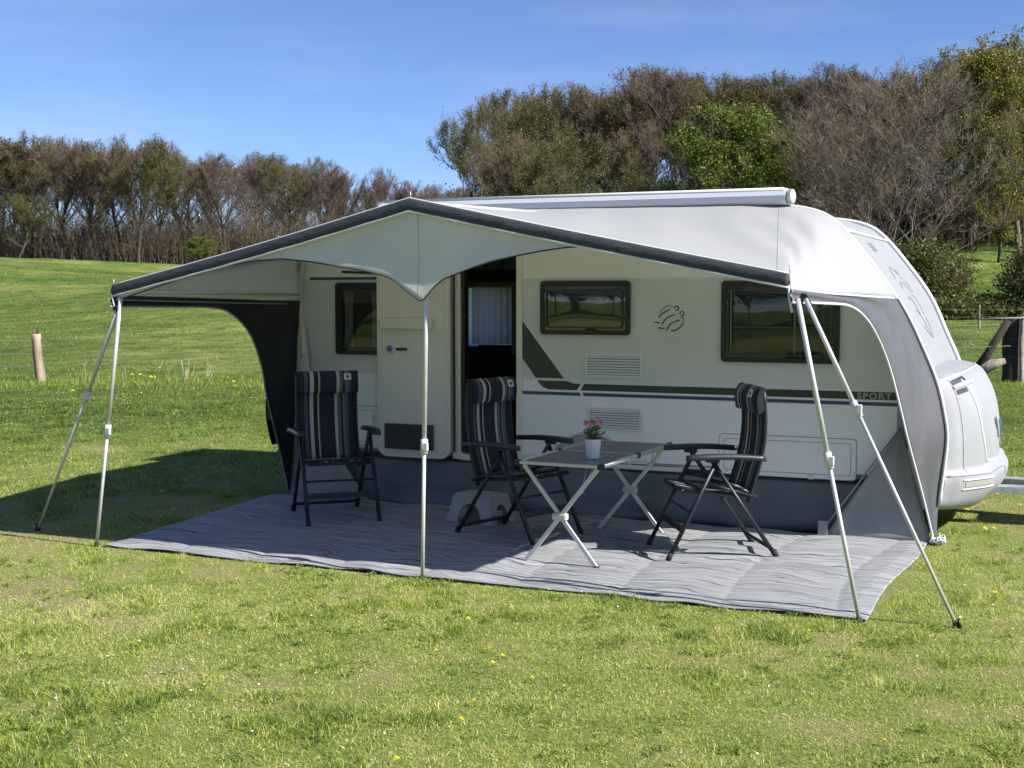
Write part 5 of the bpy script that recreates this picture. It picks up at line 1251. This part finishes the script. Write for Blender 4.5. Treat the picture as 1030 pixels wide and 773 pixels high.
# undergrowth, nobody could count it
def undergrowth(name, rng_px, d0, d1, n, h, label, leafshare=.15, seed=5):
    rg = random.Random(seed); segs = []; leafp = []
    for _ in range(n):
        px = rg.uniform(*rng_px); d = rg.uniform(d0, d1); x, y = ang_pos(px, d); z = tz(x, y) - .1; p = Vector((x, y, z)); hh = h * rg.uniform(.35, 1.15)
        dv = Vector((rg.gauss(0, .18), rg.gauss(0, .18), 1)).normalized(); q = p + dv * hh; segs.append((p, q, .035 * rg.uniform(.5, 1.6), .012))
        for _ in range(9):
            b = p.lerp(q, rg.uniform(.2, 1)); e = b + Vector((rg.gauss(0, .5), rg.gauss(0, .5), rg.uniform(.1, 1.1))) * (h / 4); segs.append((b, e, .014, .006))
            if rg.random() < leafshare: leafp.append(e[:])
    v, q = seg_mesh(segs, 3); mi = np.zeros(len(q), int); tint = np.zeros(len(v)); r2 = np.random.RandomState(seed)
    lp = np.repeat(np.array(leafp), 5, axis=0) + r2.normal(0, .25, (len(leafp) * 5, 3)); lv, lq = leaf_quads(r2, lp, .11, 0)
    q = np.concatenate([q, lq + len(v)]); v = np.concatenate([v, lv]); mi = np.concatenate([mi, np.ones(len(lq), int)]); tint = np.concatenate([tint, np.repeat(r2.rand(len(lq)), 4)])
    o = bpy.data.objects.new(name, raw_mesh(name, v, q, [BR['brown'], M['bushleaf']], mi, tint)); C.objects.link(o); tag(o, label, 'undergrowth', kind='stuff')
undergrowth('undergrowth', (-60, 520), 153, 190, 5500, 6.5, 'tangled brown undergrowth at the foot of the left wood', .12, 5)
undergrowth('undergrowth', (452, 1180), 99, 130, 4500, 5.5, 'brown undergrowth at the foot of the right wood', .18, 6)
undergrowth('hedge', (780, 1180), 70, 73, 900, 1.1, 'low dark hedge along the far fence behind the corner post', .5, 7)

# ------------------------------------------------------------------ flowers and small plants
M['dandelion'] = mat('dandelion yellow', (.85, .68, .02), .7); M['daisy'] = mat('daisy white', (.75, .75, .72), .7)
M['stem'] = mat('flower stem', (.10, .16, .04), .7); M['dead_stalk'] = mat('dead stalk', (.30, .28, .17), .8)
mb = MB(); rnd = random.Random(21)
mb.tube([(0, 0, 0), (.004, 0, .05)], .0025, 5, 1)
for ring in range(3):
    for k in range(12):
        a = 2 * PI * k / 12 + ring * .3; r0 = .004; r1 = .022 - .006 * ring; z1 = .052 + .006 * ring
        mb.add([(r0 * math.cos(a), r0 * math.sin(a), .052), (r1 * math.cos(a - .2), r1 * math.sin(a - .2), z1), (r1 * 1.1 * math.cos(a), r1 * 1.1 * math.sin(a), z1 + .001), (r1 * math.cos(a + .2), r1 * math.sin(a + .2), z1)], [(0, 1, 2, 3)], 0, True)
dme = mb.build('dandelion', ['dandelion', 'stem'], recalc=False); first = dme
spots = []
def spotpx(px, py): 
    # bearing and depression -> ground point
    f = 1310.0; a = R(PITCH); X_ = (px - 515); Yd = (py - 386.5)
    F = Vector((HX * math.cos(a), HY * math.cos(a), -math.sin(a))); Rv = Vector((HY, -HX, 0)); U = Rv.cross(F)
    d = F * f + Rv * X_ - U * Yd; t = -1.75 / d.z; return d.x * t, d.y * t
for p in ((68, 600), (243, 657), (440, 660), (470, 627), (495, 672), (478, 712), (462, 730), (493, 658), (505, 540 + 125), (536, 688), (566, 697), (888, 752), (930, 572), (200, 511), (176, 517), (163, 498), (1000, 600), (815, 640), (400, 770)):
    spots.append(spotpx(*p))
for _ in range(26): spots.append((rnd.uniform(-.85, .35), rnd.uniform(9.9, 12.6)))
for _ in range(16): spots.append(spotpx(rnd.gauss(180, 30), rnd.gauss(388, 3)))
for _ in range(8): spots.append(spotpx(rnd.uniform(60, 260), rnd.uniform(392, 408)))
j = 0
for (x, y) in spots:
    if on_carpet(x, y): continue
    o = first if j == 0 else bpy.data.objects.new('dandelion', first.data)
    if j: C.objects.link(o)
    d = math.hypot(x, y); s_ = .55 if d < 9.2 else (.8 if d < 12.5 else 1.4)
    o.location = (x, y, tz(x, y) + (.0 if d < 12.5 else .12)); o.scale = (s_, s_, s_); o.rotation_euler = (rnd.uniform(-.3, .3), rnd.uniform(-.3, .3), rnd.uniform(0, 6))
    tag(o, 'yellow dandelion flower growing in the grass', 'flower', 'dandelions in the grass'); j += 1
mb = MB()
for _ in range(300):
    r = math.sqrt(rnd.uniform(4.4 ** 2, 8.2 ** 2)); a = R(rnd.uniform(-24, 24)); s_ = r * math.sin(a); d_ = r * math.cos(a); x = d_ * HX + s_ * HY; y = d_ * HY - s_ * HX
    if on_carpet(x, y) or float(vnoise(x, y, 1.1, 6)) < .55: continue
    z = .028 + rnd.uniform(0, .02); q = rnd.uniform(.003, .0065); c_ = Vector((x, y, z)); tlt = Vector((rnd.gauss(0, .3), rnd.gauss(0, .3), 1)).normalized(); u_ = tlt.cross(Vector((1, 0, 0))).normalized(); v_ = tlt.cross(u_)
    mb.add([c_] + [c_ + (u_ * math.cos(2 * PI * k / 8) + v_ * math.sin(2 * PI * k / 8)) * q + tlt * .002 for k in range(8)], [(0, 1 + k, 1 + (k + 1) % 8) for k in range(8)], 0, False)
do = mb.build('daisies', 'daisy', recalc=False); tag(do, 'tiny white daisies scattered through the foreground lawn', 'daisies', kind='stuff')
# dead stalks in the rough strip along the fence
mb = MB()
for _ in range(30):
    x, y = spotpx(rnd.choice((rnd.gauss(183, 10), rnd.gauss(208, 3), rnd.uniform(60, 262))), rnd.uniform(384, 396)); z = tz(x, y); h = rnd.uniform(.15, .5)
    t_ = Vector((x + rnd.gauss(.05, .1), y, z + h)); mb.tube([(x, y, z), Vector((x, y, z)).lerp(t_, .5) + Vector((rnd.gauss(0, .02), 0, 0)), t_], .006, 4)
so = mb.build('dry_stalks', 'dead_stalk', recalc=False); tag(so, 'pale dry stalks standing in the rough grass strip by the left fence', 'stalks', kind='stuff')
# rough strip of longer grass along the fence
def rough():
    rg = np.random.RandomState(8); n = 26000
    t = rg.uniform(-.6, 1.05, n); off = rg.normal(0, 1.0, n) * .9 - .6
    ax, ay = PA; bx, by = PB; dx, dy = bx - ax, by - ay; L_ = math.hypot(dx, dy); nx, ny = -dy / L_, dx / L_
    x = ax + dx * t + nx * off; y = ay + dy * t + ny * off; z = terrain(x, y)
    h = rg.uniform(.05, .15, n) * (.4 + .9 * fbm(x, y, .8, 3, 2)); ph = rg.uniform(0, 2 * PI, n); le = rg.uniform(.1, .8, n); w_ = rg.uniform(.005, .010, n); f = rg.uniform(0, 2 * PI, n)
    wx, wy = np.cos(f) * w_ / 2, np.sin(f) * w_ / 2
    P = np.stack([np.stack([x - wx, y - wy, z], -1), np.stack([x + wx, y + wy, z], -1), np.stack([x + np.cos(ph) * h * le, y + np.sin(ph) * h * le, z + h], -1)], 1)
    me = quads_mesh('rough_grass', P, np.clip(rg.normal(.30, .15, n), 0, 1), 'blade', 3)
    o = bpy.data.objects.new('rough_grass', me); C.objects.link(o); tag(o, 'longer rough grass growing along the wire fence', 'grass', kind='stuff')
rough()
